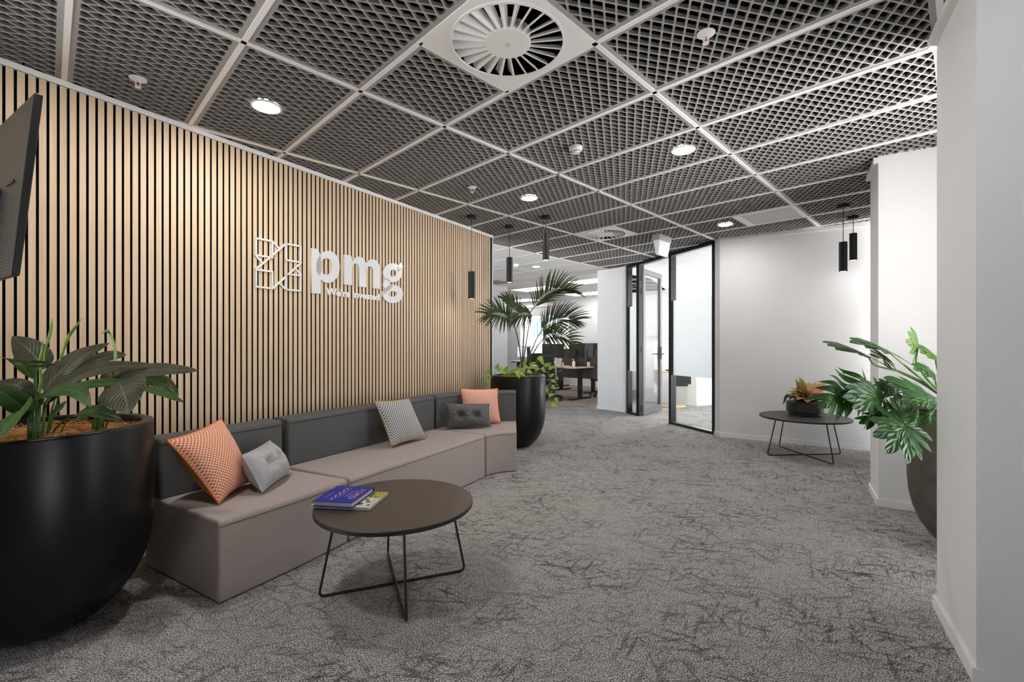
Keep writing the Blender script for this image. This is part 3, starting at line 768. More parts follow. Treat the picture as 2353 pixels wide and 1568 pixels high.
# meeting room shell: side wall, back wall and boxed plinth
mb0 = V((2.9, 13.0, 0)); mb1 = V((8.0, 10.4, 0))
wall('wall_meeting_back', [mb0, mb1, mb1 + V((0.1, 0.2, 0)), mb0 + V((0.1, 0.2, 0))])
wall('wall_meeting_left', [V((2.15, 9.2, 0)), V((2.27, 9.2, 0)), V((3.1, 13.1, 0)), V((2.9, 13.2, 0))])
pz = V((3.80, 9.46, 0))
bm = BM(); prism(bm, [pz, pz + V((-0.95, 0.85, 0)), pz + V((0.6, 2.6, 0)), pz + V((2.2, 0.95, 0))], 0, 1.35)
struct('wall_meeting_plinth', bm, M['white_wall'], smooth=False)
bm = BM(); a, c = pz, pz + V((2.2, 0.95, 0)); prism(bm, [a, c, c + V((0.006, -0.013, 0)), a + V((0.006, -0.013, 0))], 0, 0.06); struct('baseboard_meeting', bm, M['white_gloss'], smooth=False)

# ================================================================ CEILING FITTINGS
def downlight(px, py, label, r=0.088, group='recessed downlights in the felt ceiling'):
    Y = (CEIL - CAMZ) * F / (CY - py); c = at(px, py, Y)
    t = thing('downlight', label, 'ceiling light', (c.x, c.y, CEIL), group=group)
    b = BM(); lathe(b, [(r - 0.012, 0.0), (r - 0.012, -0.006), (r, -0.004), (r, 0.0)], seg=40, close=True); obj('trim_ring', b, M['ring_white'], t, world=False)
    b = BM(); lathe(b, [(0, -0.003), (r - 0.012, -0.003), (r - 0.012, 0.012), (0, 0.012)], seg=40); obj('lens', b, M['lamp'], t, world=False)
    area_lamp('downlight_lamp', (0, 0, -0.0035), r * 1.6, LAMP_W, parent=t)
    return t
downlight(612, 245, 'round glowing downlight in the grey ceiling nearest the slat wall')
downlight(1570, 345, 'round glowing downlight right of the cream smoke detector')
downlight(1216, 455, 'round glowing downlight above the hanging black pendants, left of the smoke detector')
downlight(1667, 516, 'round glowing downlight beside the white return air grille')
# the same fittings continue over the part of the lobby behind the camera
for u, v in ((1.6, -0.6),):
    g = gp(u, v); b = thing('downlight', 'round downlight in the ceiling behind the viewpoint', 'ceiling light', g, group='recessed downlights behind the viewpoint')
    q = BM(); lathe(q, [(0, 0.0), (0.088, 0.0), (0.088, -0.006), (0, -0.006)], seg=32); obj('lens', q, M['lamp'], b, world=False)
    area_lamp('downlight_lamp', (0, 0, -0.012), 0.15, LAMP_W, parent=b)

def swirl(u0, v0, label):
    c = gp(u0 + 0.3, v0 + 0.3)
    t = thing('air_diffuser', label, 'air vent', (c.x, c.y, CEIL), rz=-TH, group='square swirl diffusers')
    b = BM(); hs = 0.288; R = 0.272
    circ = lambda r, n=72: [(r * math.cos(2 * PI * k / n), r * math.sin(2 * PI * k / n)) for k in range(n)]
    add_plate(b, [[(-hs, -hs), (hs, -hs), (hs, hs), (-hs, hs)], circ(R)], 0.008, lambda x, y, h: V((x, y, h + 0.001)))
    obj('face_plate', b, M['diffuser'], t, world=False, smooth=False)
    b = BM(); lathe(b, [(R - 0.006, 0.0), (R + 0.006, 0.0), (R + 0.006, -0.008), (R - 0.006, -0.008)], seg=72, close=True); obj('outer_ring', b, M['diffuser'], t, world=False)
    b = BM(); lathe(b, [(0, -0.006), (0.109, -0.006), (0.112, -0.002), (0.112, 0.05), (0, 0.05)], seg=56); obj('hub', b, M['diffuser'], t, world=False)
    b = BM(); lathe(b, [(0.008, -0.008), (0.012, -0.008), (0.012, -0.004), (0.008, -0.004)], seg=24, close=True); obj('cap_screw', b, M['grey_housing'], t, world=False)
    b = BM(); n = 24
    for k in range(n):
        a = 2 * PI * (k + 0.5) / n; rd = V((math.cos(a), math.sin(a), 0)); tg = V((-rd.y, rd.x, 0))
        for ra, rb in ((0.110, R),):
            wa, wb = 0.022, 0.046
            vs = []
            for r, wd in ((ra, wa), (rb, wb)):
                p0 = rd * r + V((0, 0, -0.005)); p1 = p0 + tg * wd * 0.62 + V((0, 0, wd * 0.85))
                th = tg * 0.004
                vs += [b.verts.new(p0 - th), b.verts.new(p0 + th), b.verts.new(p1 + th), b.verts.new(p1 - th)]
            fs = [b.faces.new([vs[i] for i in q]) for q in ((0, 1, 2, 3), (7, 6, 5, 4), (0, 4, 5, 1), (1, 5, 6, 2), (2, 6, 7, 3), (3, 7, 4, 0))]
            bmesh.ops.recalc_face_normals(b, faces=fs)
    obj('blade_ring', b, M['diffuser'], t, world=False, smooth=False)
    b = BM(); lathe(b, [(R, 0.0), (R, 0.14), (0, 0.14)], seg=48); b.transform(wm(t)); obj('duct_box', b, M['void'], ceiling)
    return t
swirl(1.8, 0.6, 'large white square swirl diffuser in the ceiling at the top of the view')
swirl(0.0, 4.2, 'small-looking white square swirl diffuser far along the ceiling near the exit sign')

g = gp(2.1, 5.1); t = thing('return_air_grille', 'white louvred return air grille set flat in the grey ceiling', 'air vent', (g.x, g.y, CEIL), rz=-TH)
b = BM(); add_plate(b, [[(-0.288, -0.288), (0.288, -0.288), (0.288, 0.288), (-0.288, 0.288)], [(-0.235, -0.27), (0.27, -0.27), (0.27, 0.27), (-0.235, 0.27)]], 0.012, lambda x, y, h: V((x, y, h))); obj('grille_frame', b, M['diffuser'], t, world=False, smooth=False)
b = BM()
for k in range(30):
    y = -0.262 + k * 0.018
    box(b, (0.0175, y, 0.004), 0.505, 0.011, 0.004, (1, 0, 0), V((0, 0.8, 0.5)).normalized(), V((0, -0.5, 0.8)).normalized())
obj('louvre', b, M['diffuser'], t, world=False, smooth=False)
b = BM(); box(b, (0, 0, 0.05), 0.56, 0.56, 0.01); obj('backing', b, M['grey_housing'], t, world=False, smooth=False)

def sprinkler(px, py, label, red=False):
    Y = (CEIL - CAMZ) * F / (CY - py); c = at(px, py, Y)
    t = thing('fire_sprinkler', label, 'sprinkler', (c.x, c.y, CEIL), group='ceiling sprinklers')
    b = BM(); lathe(b, [(0, -0.009), (0.018, -0.009), (0.036, -0.004), (0.041, 0.0), (0.041, 0.002), (0, 0.002)], seg=32); obj('escutcheon', b, M['ring_white'], t, world=False)
    b = BM()
    for sgn in (-1, 1): tube(b, [(0.007 * sgn, 0, -0.008), (0.013 * sgn, 0, -0.018), (0.012 * sgn, 0, -0.032), (0.003 * sgn, 0, -0.042)], 0.0028, 8)
    tube(b, [(0, 0, 0), (0, 0, -0.014)], 0.008, 12); obj('yoke', b, M['ring_white'], t, world=False)
    b = BM(); tube(b, [(0, 0, -0.012), (0, 0, -0.040)], 0.0025, 8); obj('bulb', b, M['red_bulb'], t, world=False)
    b = BM(); lathe(b, [(0, -0.046), (0.015, -0.046), (0.015, -0.043), (0, -0.043)], seg=24); obj('deflector', b, M['chrome' if red else 'ring_white'], t, world=False)
sprinkler(317, 182, 'white fire sprinkler in the ceiling close above the slat wall and television')
sprinkler(1622, 78, 'white fire sprinkler with red bulb, right of the large swirl diffuser')
sprinkler(1085, 431, 'small white fire sprinkler above the pendant nearest the slat wall end')
Y = (CEIL - CAMZ) * F / (CY - 338); c = at(1323, 338, Y)
t = thing('smoke_detector', 'round cream smoke detector on the grey felt ceiling', 'smoke detector', (c.x, c.y, CEIL))
b = BM(); lathe(b, [(0, 0.001), (0.048, 0.001), (0.050, -0.012), (0.049, -0.022), (0.040, -0.032), (0, -0.032)], seg=40); obj('base', b, M['detector'], t, world=False)
b = BM(); lathe(b, [(0, -0.048), (0.026, -0.047), (0.030, -0.042), (0.030, -0.039), (0, -0.039)], seg=32); obj('sensor_cap', b, M['detector'], t, world=False)
for k in range(5):
    b = BM(); a = 2 * PI * k / 5; box(b, (0.027 * math.cos(a), 0.027 * math.sin(a), -0.036), 0.006, 0.008, 0.010, (math.cos(a), math.sin(a), 0), (-math.sin(a), math.cos(a), 0))
    obj('sensor_post', b, M['detector'], t, world=False)
b = BM(); lathe(b, [(0, -0.0395), (0.022, -0.0395), (0.022, -0.0318), (0, -0.0318)], seg=24); obj('sensor_chamber', b, M['black_plastic'], t, world=False)

# exit light box (blank side towards the lobby)
c0 = V((1.927, 6.0, 0)); cm = c0 + A2 * 0.17 - B2 * 0.05
t = thing('exit_sign', 'white wedge-shaped emergency exit light hanging under the ceiling by the glass door', 'exit sign', (cm.x, cm.y, CEIL), rz=-TH)
b = BM(); box(b, (0, 0, -0.038), 0.105, 0.345, 0.078); o = obj('housing', b, M['grey_housing'], t, world=False, smooth=False); bevel_mod(o, 0.004, 2)
b = BM()
pr = [(-0.044, -0.078), (0.044, -0.078), (0.020, -0.262), (-0.020, -0.262)]
lo = [[b.verts.new((x, yy * (0.158 if z > -0.1 else 0.135), z)) for x, z in pr] for yy in (-1, 1)]
fs = [b.faces.new(lo[0]), b.faces.new(lo[1][::-1])] + [b.faces.new((lo[0][i], lo[1][i], lo[1][(i + 1) % 4], lo[0][(i + 1) % 4])) for i in range(4)]
bmesh.ops.recalc_face_normals(b, faces=fs)
o = obj('diffuser', b, M['exit_lens'], t, world=False, smooth=False); bevel_mod(o, 0.004, 2)

def pendant(x, y, zt, zb, label):
    t = thing('pendant_light', label, 'pendant light', (x, y, CEIL), group='black fluted cylinder pendants')
    b = BM(); lathe(b, [(0, 0.003), (0.055, 0.003), (0.055, -0.030), (0.050, -0.034), (0, -0.034)], seg=36); obj('ceiling_rose', b, M['black_metal'], t, world=False)
    b = BM(); tube(b, [(0, 0, -0.03), (0, 0, zt - CEIL + 0.005)], 0.0035, 8); obj('cord', b, M['black_plastic'], t, world=False)
    b = BM(); n = 44; R = 0.037; rings = []
    z0, z1 = zb - CEIL, zt - CEIL
    for z, k_ in ((z0, 0.90), (z0 - 0.0, 1.0), (z1, 1.0), (z1 + 0.0, 0.3)):
        rings.append([b.verts.new(((R * k_ - (0.0022 if (i % 2 and k_ == 1.0) else 0)) * math.cos(PI * i / n), (R * k_ - (0.0022 if (i % 2 and k_ == 1.0) else 0)) * math.sin(PI * i / n), z)) for i in range(2 * n)])
    for a, c in zip(rings, rings[1:]):
        for i in range(2 * n): b.faces.new((a[i], a[(i + 1) % (2 * n)], c[(i + 1) % (2 * n)], c[i]))
    b.faces.new(rings[-1])
    bmesh.ops.recalc_face_normals(b, faces=b.faces[:])
    obj('lamp_shade', b, M['black_metal'], t, world=False, ang=20)
    b = BM(); lathe(b, [(0, z0 + 0.004), (R * 0.91, z0 + 0.004), (R * 0.91, z0 + 0.02), (0, z0 + 0.02)], seg=32); obj('lens', b, M['pend_lamp'], t, world=False)
    area_lamp('pendant_lamp', (0, 0, z0 - 0.004), 0.06, PENDANT_W, parent=t)
pendant(-0.455, 5.19, 2.08, 1.773, 'black fluted pendant hanging lowest, in front of the slat wall end')
pendant(-0.031, 5.627, 2.324, 2.017, 'black fluted pendant hanging middle height above the potted palm')
pendant(0.3845, 5.214, 2.517, 2.213, 'black fluted pendant hanging highest of the three near the potted palm')
pendant(3.458, 4.795, 2.325, 2.017, 'lower black fluted pendant of the pair before the white wall')
pendant(3.878, 5.218, 2.519, 2.213, 'higher black fluted pendant of the pair before the white wall')

# ================================================================ SIGN ON THE SLAT WALL
def wl(px, py):
    k = (px - CX) / F
    Y = (SW0.x - 0.61896 * SW0.y) / (k - 0.61896)
    return ((Y - SW0.y) / 0.8503, CAMZ + (CY - py) * Y / F)
def lg(x, y): return wl(560 + x / 5.8825, 520 + y / 5.8825)
def on_wall(off): return lambda x, y, h: sw(x, off + h, y)
sc_, sz_ = lg(1100, 560)
t = thing('wall_sign', 'white raised company sign with line emblem and lettering on the slat wall', 'sign', sw(sc_, 0.0, sz_))
b = BM(); LWID = 0.0125
segs = [((157, 165), (378, 207)), ((378, 207), (378, 428)), ((378, 428), (157, 392)), ((157, 392), (157, 165)),
        ((560, 240), (760, 276)), ((760, 276), (760, 490)), ((760, 490), (560, 460)), ((560, 460), (560, 240)),
        ((157, 588), (378, 617)), ((378, 617), (378, 845)), ((378, 845), (157, 818)), ((157, 818), (157, 588)),
        ((560, 648), (760, 668)), ((760, 668), (760, 878)), ((760, 878), (560, 858)), ((560, 858), (560, 648)),
        ((378, 207), (462, 298)), ((384, 392), (556, 238)), ((152, 398), (236, 492)), ((157, 580), (345, 425)),
        ((600, 648), (764, 498)), ((688, 576), (762, 655)), ((384, 842), (560, 682)), ((472, 772), (556, 856))]
for a, c in segs:
    a = V(lg(*a)); c = V(lg(*c)); d = (c - a).normalized(); n = V((-d.y, d.x)) * (LWID / 2); a = a - d * LWID / 2; c = c + d * LWID / 2
    q = [a + n, c + n, c - n, a - n]
    lo = [b.verts.new(sw(p_.x, 0.0, p_.y)) for p_ in q]; hi = [b.verts.new(sw(p_.x, 0.014, p_.y)) for p_ in q]
    fs = [b.faces.new(lo), b.faces.new(hi)] + [b.faces.new((lo[i], lo[(i + 1) % 4], hi[(i + 1) % 4], hi[i])) for i in range(4)]
    bmesh.ops.recalc_face_normals(b, faces=fs)
obj('emblem', b, M['acrylic_matt'], t, smooth=False)
def ell(cx, cy, rx, ry, a0=0, a1=360, n=40):
    return [lg(cx + rx * math.cos(math.radians(a0 + (a1 - a0) * i / n)), cy + ry * math.sin(math.radians(a0 + (a1 - a0) * i / n))) for i in range(n + (0 if abs(a1 - a0) == 360 else 1))]
def P_(*pts): return [lg(*q) for q in pts]
TK = 0.016; mp_ = on_wall(TK / 2)
b = BM()
add_plate(b, [P_((905, 297), (972, 311), (990, 322), (1008, 358), (1030, 430), (1024, 917), (905, 905))], TK, mp_)
add_plate(b, [ell(1125, 552, 160, 217)[::1], ell(1101, 548, 80, 113)], TK, mp_)
obj('letter', b, M['acrylic'], t, smooth=False)
b = BM()
add_plate(b, [P_((1345, 383), (1438, 401), (1446, 440), (1446, 801), (1345, 789))], TK, mp_)
def arch(cx, cy, rx, ry, ix, iy, irx, iry, yl, yr, xl):
    out = ell(cx, cy, rx, ry, 180, 360, 24); inn = ell(ix, iy, irx, iry, 360, 180, 24)
    return out + [lg(cx + rx, yr), lg(ix + irx, yr - 8)] + inn + [lg(ix - irx, yl)]
add_plate(b, [ell(1541, 540, 101, 127, 180, 360, 26) + [lg(1642, 829), lg(1549, 818)] + ell(1498, 566, 51, 58, 360, 180, 22)], TK, mp_)
add_plate(b, [ell(1725, 578, 100, 129, 180, 360, 26) + [lg(1825, 852), lg(1736, 841)] + ell(1689, 602, 47, 58, 360, 180, 22)], TK, mp_)
obj('letter', b, M['acrylic'], t, smooth=False)
b = BM()
add_plate(b, [ell(1998, 632, 127, 129), ell(2005, 637, 46, 48)], TK, mp_)
add_plate(b, [ell(2003, 918, 138, 123), ell(2001, 917, 57, 39)], TK, mp_)
add_plate(b, [P_((2040, 560), (2066, 535), (2110, 493), (2141, 544), (2106, 592), (2070, 620))], TK, mp_)
add_plate(b, [P_((1915, 700), (1885, 740), (1872, 775), (1874, 815), (1893, 848), (1866, 890), (1900, 930), (1960, 860), (2000, 812), (1962, 800), (1946, 778), (1950, 762), (1985, 756))], TK, mp_)
obj('letter', b, M['acrylic'], t, smooth=False)
s0, zb0 = lg(1103, 926); s1, _ = lg(1826, 1000); _, zt0 = lg(1103, 833)
b = BM(); cap = zt0 - zb0
text_mesh(b, "We're Invested", cap / 0.70, lambda x, y, h: sw(s0 + x, 0.005 + h, zb0 + y), depth=0.010, offset=0.0035, width=s1 - s0)
obj('lettering', b, M['acrylic_matt'], t, smooth=False)

# ================================================================ TELEVISION (seen from behind)
TVW, TVH = 1.09, 0.63
tr_ = V((-1.616, 1.555, 0)); zt = CAMZ + 582.0 * 1.555 / F; zb = CAMZ + 156.5 * 1.555 / F; lean = 0.056
t = thing('television', 'black flat television seen edge-on from behind, tilted down over the slat wall', 'television', tr_ - P2 * TVW / 2 + V((0, 0, zb)))
def tvp(a, d, h): 
    """a: along the width from the right edge, d: depth towards the screen, h: 0 bottom .. 1 top"""
    q = tr_ - P2 * a + S2 * (d - lean * (1 - h)); q.z = zb + (zt - zb) * h; return q
def tvslab(bm, a0, a1, d0, d1, h0, h1):
    vs = [bm.verts.new(tvp(a, d, h)) for a in (a0, a1) for d in (d0, d1) for h in (h0, h1)]
    fs = [bm.faces.new([vs[i] for i in q]) for q in ((0, 1, 3, 2), (4, 6, 7, 5), (0, 4, 5, 1), (2, 3, 7, 6), (0, 2, 6, 4), (1, 5, 7, 3))]
    bmesh.ops.recalc_face_normals(bm, faces=fs)
b = BM(); tvslab(b, 0, TVW, 0.0, 0.021, 0, 1); o = obj('casing', b, M['tv_side'], t, smooth=False); bevel_mod(o, 0.003, 2)
b = BM(); tvslab(b, 0.004, TVW - 0.004, -0.0008, 0.0, 0.006, 0.994); obj('back_cover', b, M['tv_back'], t, smooth=False)
b = BM(); tvslab(b, 0.10, 0.20, -0.006, -0.003, 0.53, 0.545); tvslab(b, 0.30, TVW - 0.25, -0.03, -0.003, 0.12, 0.55); obj('connector_housing', b, M['tv_side'], t, smooth=False)
b = BM(); tvslab(b, 0.008, TVW - 0.008, 0.021, 0.0225, 0.015, 0.99); obj('screen', b, M['screen_off'], t, smooth=False)
b = BM(); e = tvp(TVW * 0.6, -0.02, 0.45); e2 = tvp(TVW + 0.06, -0.10, 0.45); wq = e2 - P2 * 0.15
dd = (V((wq.x, wq.y, 0)) - SW0).dot(P2); wq = e2 - P2 * ((V((e2.x, e2.y, 0)) - SW0).dot(P2) - 0.01)
tube(b, [e, e2, wq], 0.022, 12); box(b, wq + P2 * 0.012, 0.16, 0.02, 0.26, S2, P2, UP); obj('wall_mount', b, M['black_metal'], t)

# ================================================================ SOFA
SD, SB, SH, BH = 0.60, 0.18, 0.402, 0.735
def sweep(bm, frames, prof):
    """frames: (point at the front edge, unit vector to the back); prof: (depth, height) loop"""
    rings = [[bm.verts.new(p + d * a + UP * z) for a, z in prof] for p, d in frames]
    n = len(prof); fs = []
    for r0, r1 in zip(rings, rings[1:]):
        for k in range(n): fs.append(bm.faces.new((r0[k], r0[(k + 1) % n], r1[(k + 1) % n], r1[k])))
    fs.append(bm.faces.new(rings[0][::-1])); fs.append(bm.faces.new(rings[-1]))
    bmesh.ops.recalc_face_normals(bm, faces=fs)
def round_prof(d0, d1, z0, z1, r, n=5, both=True):
    pf = [(d0, z0)]
    pf += [(d0 + r - r * math.cos(PI / 2 * i / n), z1 - r + r * math.sin(PI / 2 * i / n)) for i in range(n + 1)]
    if both: pf += [(d1 - r + r * math.sin(PI / 2 * i / n), z1 - r + r * math.cos(PI / 2 * i / n)) for i in range(n + 1)]
    else: pf += [(d1, z1)]
    pf += [(d1, z0)]
    return pf
def sofa_module(name, label, frames, seam_end=None):
    c = sum((f[0] + f[1] * 0.35 for f in frames), V((0, 0, 0))) / len(frames)
    t = thing(name, label, 'sofa module', (c.x, c.y, 0), group='grey sofa modules along the slat wall')
    b = BM(); sweep(b, frames, round_prof(0.0, SD + SB - 0.005, 0.003, SH, 0.028)); o = obj('seat', b, M['seat_fabric'], t, ang=60); bevel_mod(o, 0.012, 3, 50)
    b = BM(); sweep(b, frames, round_prof(SD, SD + SB, SH - 0.004, BH, 0.030)); o = obj('backrest', b, M['back_fabric'], t, ang=60); bevel_mod(o, 0.014, 3, 50)
    fr = [(p, d) for p, d in frames]
    b = BM(); tube(b, [p + d * 0.0005 + UP * (SH - 0.030) for p, d in fr], 0.0022, 6); obj('seat_seam', b, M['seam'], t)
    b = BM(); tube(b, [p + d * (SD + 0.0005) + UP * (BH - 0.034) for p, d in fr], 0.0022, 6); obj('back_seam', b, M['joint'], t)
    return t
ARC = V((0.045, 4.19, 0)); RIN = 0.335
S_L0 = V((-1.407, 2.204, 0)); S_C0 = V((-1.033, 2.908, 0)); back = -P2 * 1.0
dirL = (S_C0 - S_L0).normalized(); bkL = V((-dirL.y, dirL.x, 0))
frs = []
for i in range(9):
    q = i / 8; p_ = S_L0.lerp(S_C0 - dirL * 0.006, q) + P2 * 0.012 * math.sin(PI * q); ang = math.radians(2.5) * (0.5 - q) * 2
    frs.append((p_, (bkL + dirL * math.sin(ang)).normalized()))
sofa_module('sofa_module', 'grey sofa module nearest the camera, holding the big orange cushion', frs)
a1 = math.radians(151.3)
S_C1 = ARC + V((math.cos(a1), math.sin(a1), 0)) * RIN
dirC = (S_C1 - S_C0).normalized(); bkC = V((-dirC.y, dirC.x, 0))
sofa_module('sofa_module', 'long straight grey middle sofa module with the black and white cushion', [(S_C0 + dirC * 0.006, bkC), (S_C0.lerp(S_C1, 0.5), bkC), (S_C1 - dirC * 0.008, bkC)])
frs = []
for i in range(17):
    a = math.radians(149.6 + (90 - 149.6) * i / 16); d = V((math.cos(a), math.sin(a), 0)); frs.append((ARC + d * RIN, d))
sofa_module('sofa_module', 'curved grey end sofa module beside the potted palm', frs)

# ================================================================ CUSHIONS
def cushion(name, label, TL, TR, BR, BL, T, mats, buttons=(), pull=0.075, group=None, n=30, rep=1.0):
    TL, TR, BR, BL = map(V, (TL, TR, BR, BL)); c = (TL + TR + BR + BL) / 4
    t = thing(name, label, 'cushion', c, group=group)
    nr = (TR - TL).cross(BL - TL).normalized()
    if nr.dot(V((0, 0, CAMZ)) - c) < 0: nr = -nr
    def base(u, v): return (TL * (1 - u) + TR * u) * (1 - v) + (BL * (1 - u) + BR * u) * v
    ew = ((TR - TL).length + (BR - BL).length) / 2; eh = ((BL - TL).length + (BR - TR).length) / 2
    def pos(u, v, s):
        # sides drawn in between the corners
        uu = u + (0.5 - u) * pull * 4 * v * (1 - v) * (abs(2 * u - 1))
        vv = v + (0.5 - v) * pull * 4 * u * (1 - u) * (abs(2 * v - 1))
        e = max(0.0, (1 - (2 * u - 1) ** 2)) ** 0.55 * max(0.0, (1 - (2 * v - 1) ** 2)) ** 0.55
        h = T / 2 * e * (1.0 if s > 0 else 1.25)
        for bu, bv in buttons:
            dx, dy = (u - bu) * ew, (v - bv) * eh; r = math.hypot(dx, dy); a = math.atan2(dy, dx)
            h -= T * 0.40 * math.exp(-(r / 0.034) ** 2) * (1 if s > 0 else 0.3)
            h += 0.0065 * math.sin(a * 9 + bu * 9) * math.exp(-((r - 0.045) / 0.032) ** 2) * e
        if not buttons: h += 0.003 * math.sin(9 * u + 5 * v) * e
        return base(uu, vv) + nr * (h * s)
    for s, nm in ((1, 'front_cover'), (-1, 'back_cover')):
        b = BM(); uvl = b.loops.layers.uv.new('UVMap')
        g = [[b.verts.new(pos(i / n, j / n, s)) for i in range(n + 1)] for j in range(n + 1)]
        for j in range(n):
            for i in range(n):
                f = b.faces.new((g[j][i], g[j][i + 1], g[j + 1][i + 1], g[j + 1][i]))
                for lp, (a, d) in zip(f.loops, ((i, j), (i + 1, j), (i + 1, j + 1), (i, j + 1))): lp[uvl].uv = (a / n * ew / 0.42 * rep, d / n * eh / 0.42 * rep)
        b.normal_update()
        if sum((f.normal.dot(nr) for f in b.faces)) * s < 0: bmesh.ops.reverse_faces(b, faces=b.faces[:])
        obj(nm, b, mats[0 if s > 0 else 1], t, ang=80)
    b = BM(); rim = [pos(i / n, 0, 0) for i in range(n)] + [pos(1, j / n, 0) for j in range(n)] + [pos(1 - i / n, 1, 0) for i in range(n)] + [pos(0, 1 - j / n, 0) for j in range(n + 1)]
    tube(b, rim, 0.0045, 8, caps=False); obj('piping', b, mats[2], t)
    for bu, bv in buttons:
        b = BM(); q = pos(bu, bv, 1) + nr * 0.002; bmesh.ops.create_uvsphere(b, u_segments=14, v_segments=8, radius=0.011); b.transform(Matrix.Translation(q)); obj('button', b, mats[0], t)
    return t
cushion('scatter_cushion', 'large orange lattice cushion leaning on the near end of the sofa', (-1.775, 2.363, 0.757), (-1.753, 2.770, 0.805), (-1.585, 2.79, 0.425), (-1.545, 2.418, 0.415), 0.19, (M['orange_lattice'], M['ochre'], M['coral']))
cushion('scatter_cushion', 'light grey velvet two-button cushion propped against the large orange cushion', (-1.530, 2.600, 0.622), (-1.572, 2.982, 0.627), (-1.452, 3.015, 0.425), (-1.405, 2.578, 0.425), 0.165, (M['velvet_grey'],) * 3, buttons=((0.33, 0.5), (0.67, 0.5)), pull=0.05)
cushion('scatter_cushion', 'black and white checked square cushion on the middle of the sofa', (-1.140, 3.79, 0.789), (-0.935, 4.17, 0.766), (-0.775, 4.140, 0.420), (-0.985, 3.755, 0.420), 0.13, (M['check'], M['linen'], M['ochre']))
cushion('scatter_cushion', 'coral lattice cushion at the far end of the sofa', (-0.545, 4.855, 0.790), (-0.155, 5.015, 0.776), (-0.122, 4.955, 0.418), (-0.505, 4.79, 0.418), 0.12, (M['orange_lattice_fine'], M['ochre'], M['coral']))
cushion('scatter_cushion', 'dark grey velvet two-button cushion in front of the far coral cushion', (-0.680, 4.665, 0.655), (-0.238, 4.745, 0.640), (-0.215, 4.690, 0.418), (-0.655, 4.600, 0.418), 0.15, (M['velvet_dark'],) * 3, buttons=((0.32, 0.5), (0.68, 0.5)), pull=0.05)

# ================================================================ COFFEE TABLES
def coffee_table(label, x, y, R, H, th, spread, topoff, ang, tmat, emat):
    t = thing('coffee_table', label, 'coffee table', (x, y, 0), group='round coffee tables with crossed wire legs')
    b = BM(); lathe(b, [(0, H - 0.001), (R - 0.004, H - 0.001), (R - 0.004, H), (0, H)], seg=96); obj('table_top', b, tmat, t, world=False)
    b = BM(); lathe(b, [(0, H - th), (R - 0.003, H - th), (R, H - th + 0.003), (R, H - 0.003), (R - 0.003, H - 0.0005), (0, H - 0.0005)], seg=96); obj('edge_band', b, emat, t, world=False)
    for k in range(2):
        a = ang + k * PI / 2; d = V((math.cos(a), math.sin(a), 0)); zf = 0.006 + 0.0095 * k * 0
        pts = fillet([d * -topoff + UP * (H - th), d * -spread + UP * 0.0065, d * spread + UP * 0.0065, d * topoff + UP * (H - th)], 0.030)
        b = BM(); tube(b, pts, 0.0062, 12); obj('leg', b, M['black_metal'], t, world=False)
    return t
coffee_table('large dark brown round coffee table in front of the sofa', -0.607, 2.40, 0.400, 0.432, 0.022, 0.372, 0.292, math.radians(21.3), M['table_top'], M['table_edge'])
coffee_table('charcoal round coffee table carrying the small potted plant by the white wall', 3.317, 5.212, 0.451, 0.441, 0.020, 0.437, 0.335, math.radians(4.0), M['charcoal_top'], M['table_edge'])

# ================================================================ BOOKS
def book_frame(o, ang):
    x = V((math.cos(ang), math.sin(ang), 0)); y = V((-x.y, x.x, 0)); return x, y
# lower soft-cover book
o2 = V((-1.008, 2.300, 0.4325)); x2, y2 = book_frame(o2, math.radians(-6.8))
t = thing('paperback_book', 'thin pale book with yellow block lettering lying under the blue book', 'book', o2 + x2 * 0.153 + y2 * 0.122)
b = BM(); box(b, o2 + x2 * 0.153 + y2 * 0.121 + UP * 0.0065, 0.303, 0.240, 0.011, x2, y2); obj('page_block', b, M['silver'], t, smooth=False)
b = BM(); box(b, o2 + x2 * 0.154 + y2 * 0.122 + UP * 0.0125, 0.308, 0.244, 0.0012, x2, y2); box(b, o2 + x2 * 0.154 + y2 * 0.122 + UP * 0.0006, 0.308, 0.244, 0.0012, x2, y2); obj('cover', b, M['pale_cover'], t, smooth=False)
b = BM(); box(b, o2 + x2 * 0.27 + y2 * 0.196 + UP * 0.0132, 0.070, 0.090, 0.0006, x2, y2); obj('title_band', b, M['ink'], t, smooth=False)
for i, s in enumerate(('HIDDEN', 'SECRET', 'HISTORY')):
    b = BM()
    text_mesh(b, s, 0.024, lambda X, Y_, h, i=i: o2 + x2 * (0.288 - i * 0.022 + Y_) + y2 * (0.238 - X) + UP * (0.0138 + h), depth=0.0003, offset=0.001, width=0.084)
    obj('lettering', b, M['yellow'], t, smooth=False)
for (cx_, cy_, r_) in ((0.235, 0.05, 0.016), (0.262, 0.085, 0.013), (0.285, 0.035, 0.010), (0.245, 0.115, 0.012)):
    q = BM(); lathe(q, [(0, 0), (r_, 0), (r_ * 0.9, 0.0004), (0, 0.0004)], seg=14); q.transform(Matrix.Translation(o2 + x2 * cx_ + y2 * cy_ + UP * 0.0132)); obj('cover_picture', q, M['taupe'], t, smooth=False)
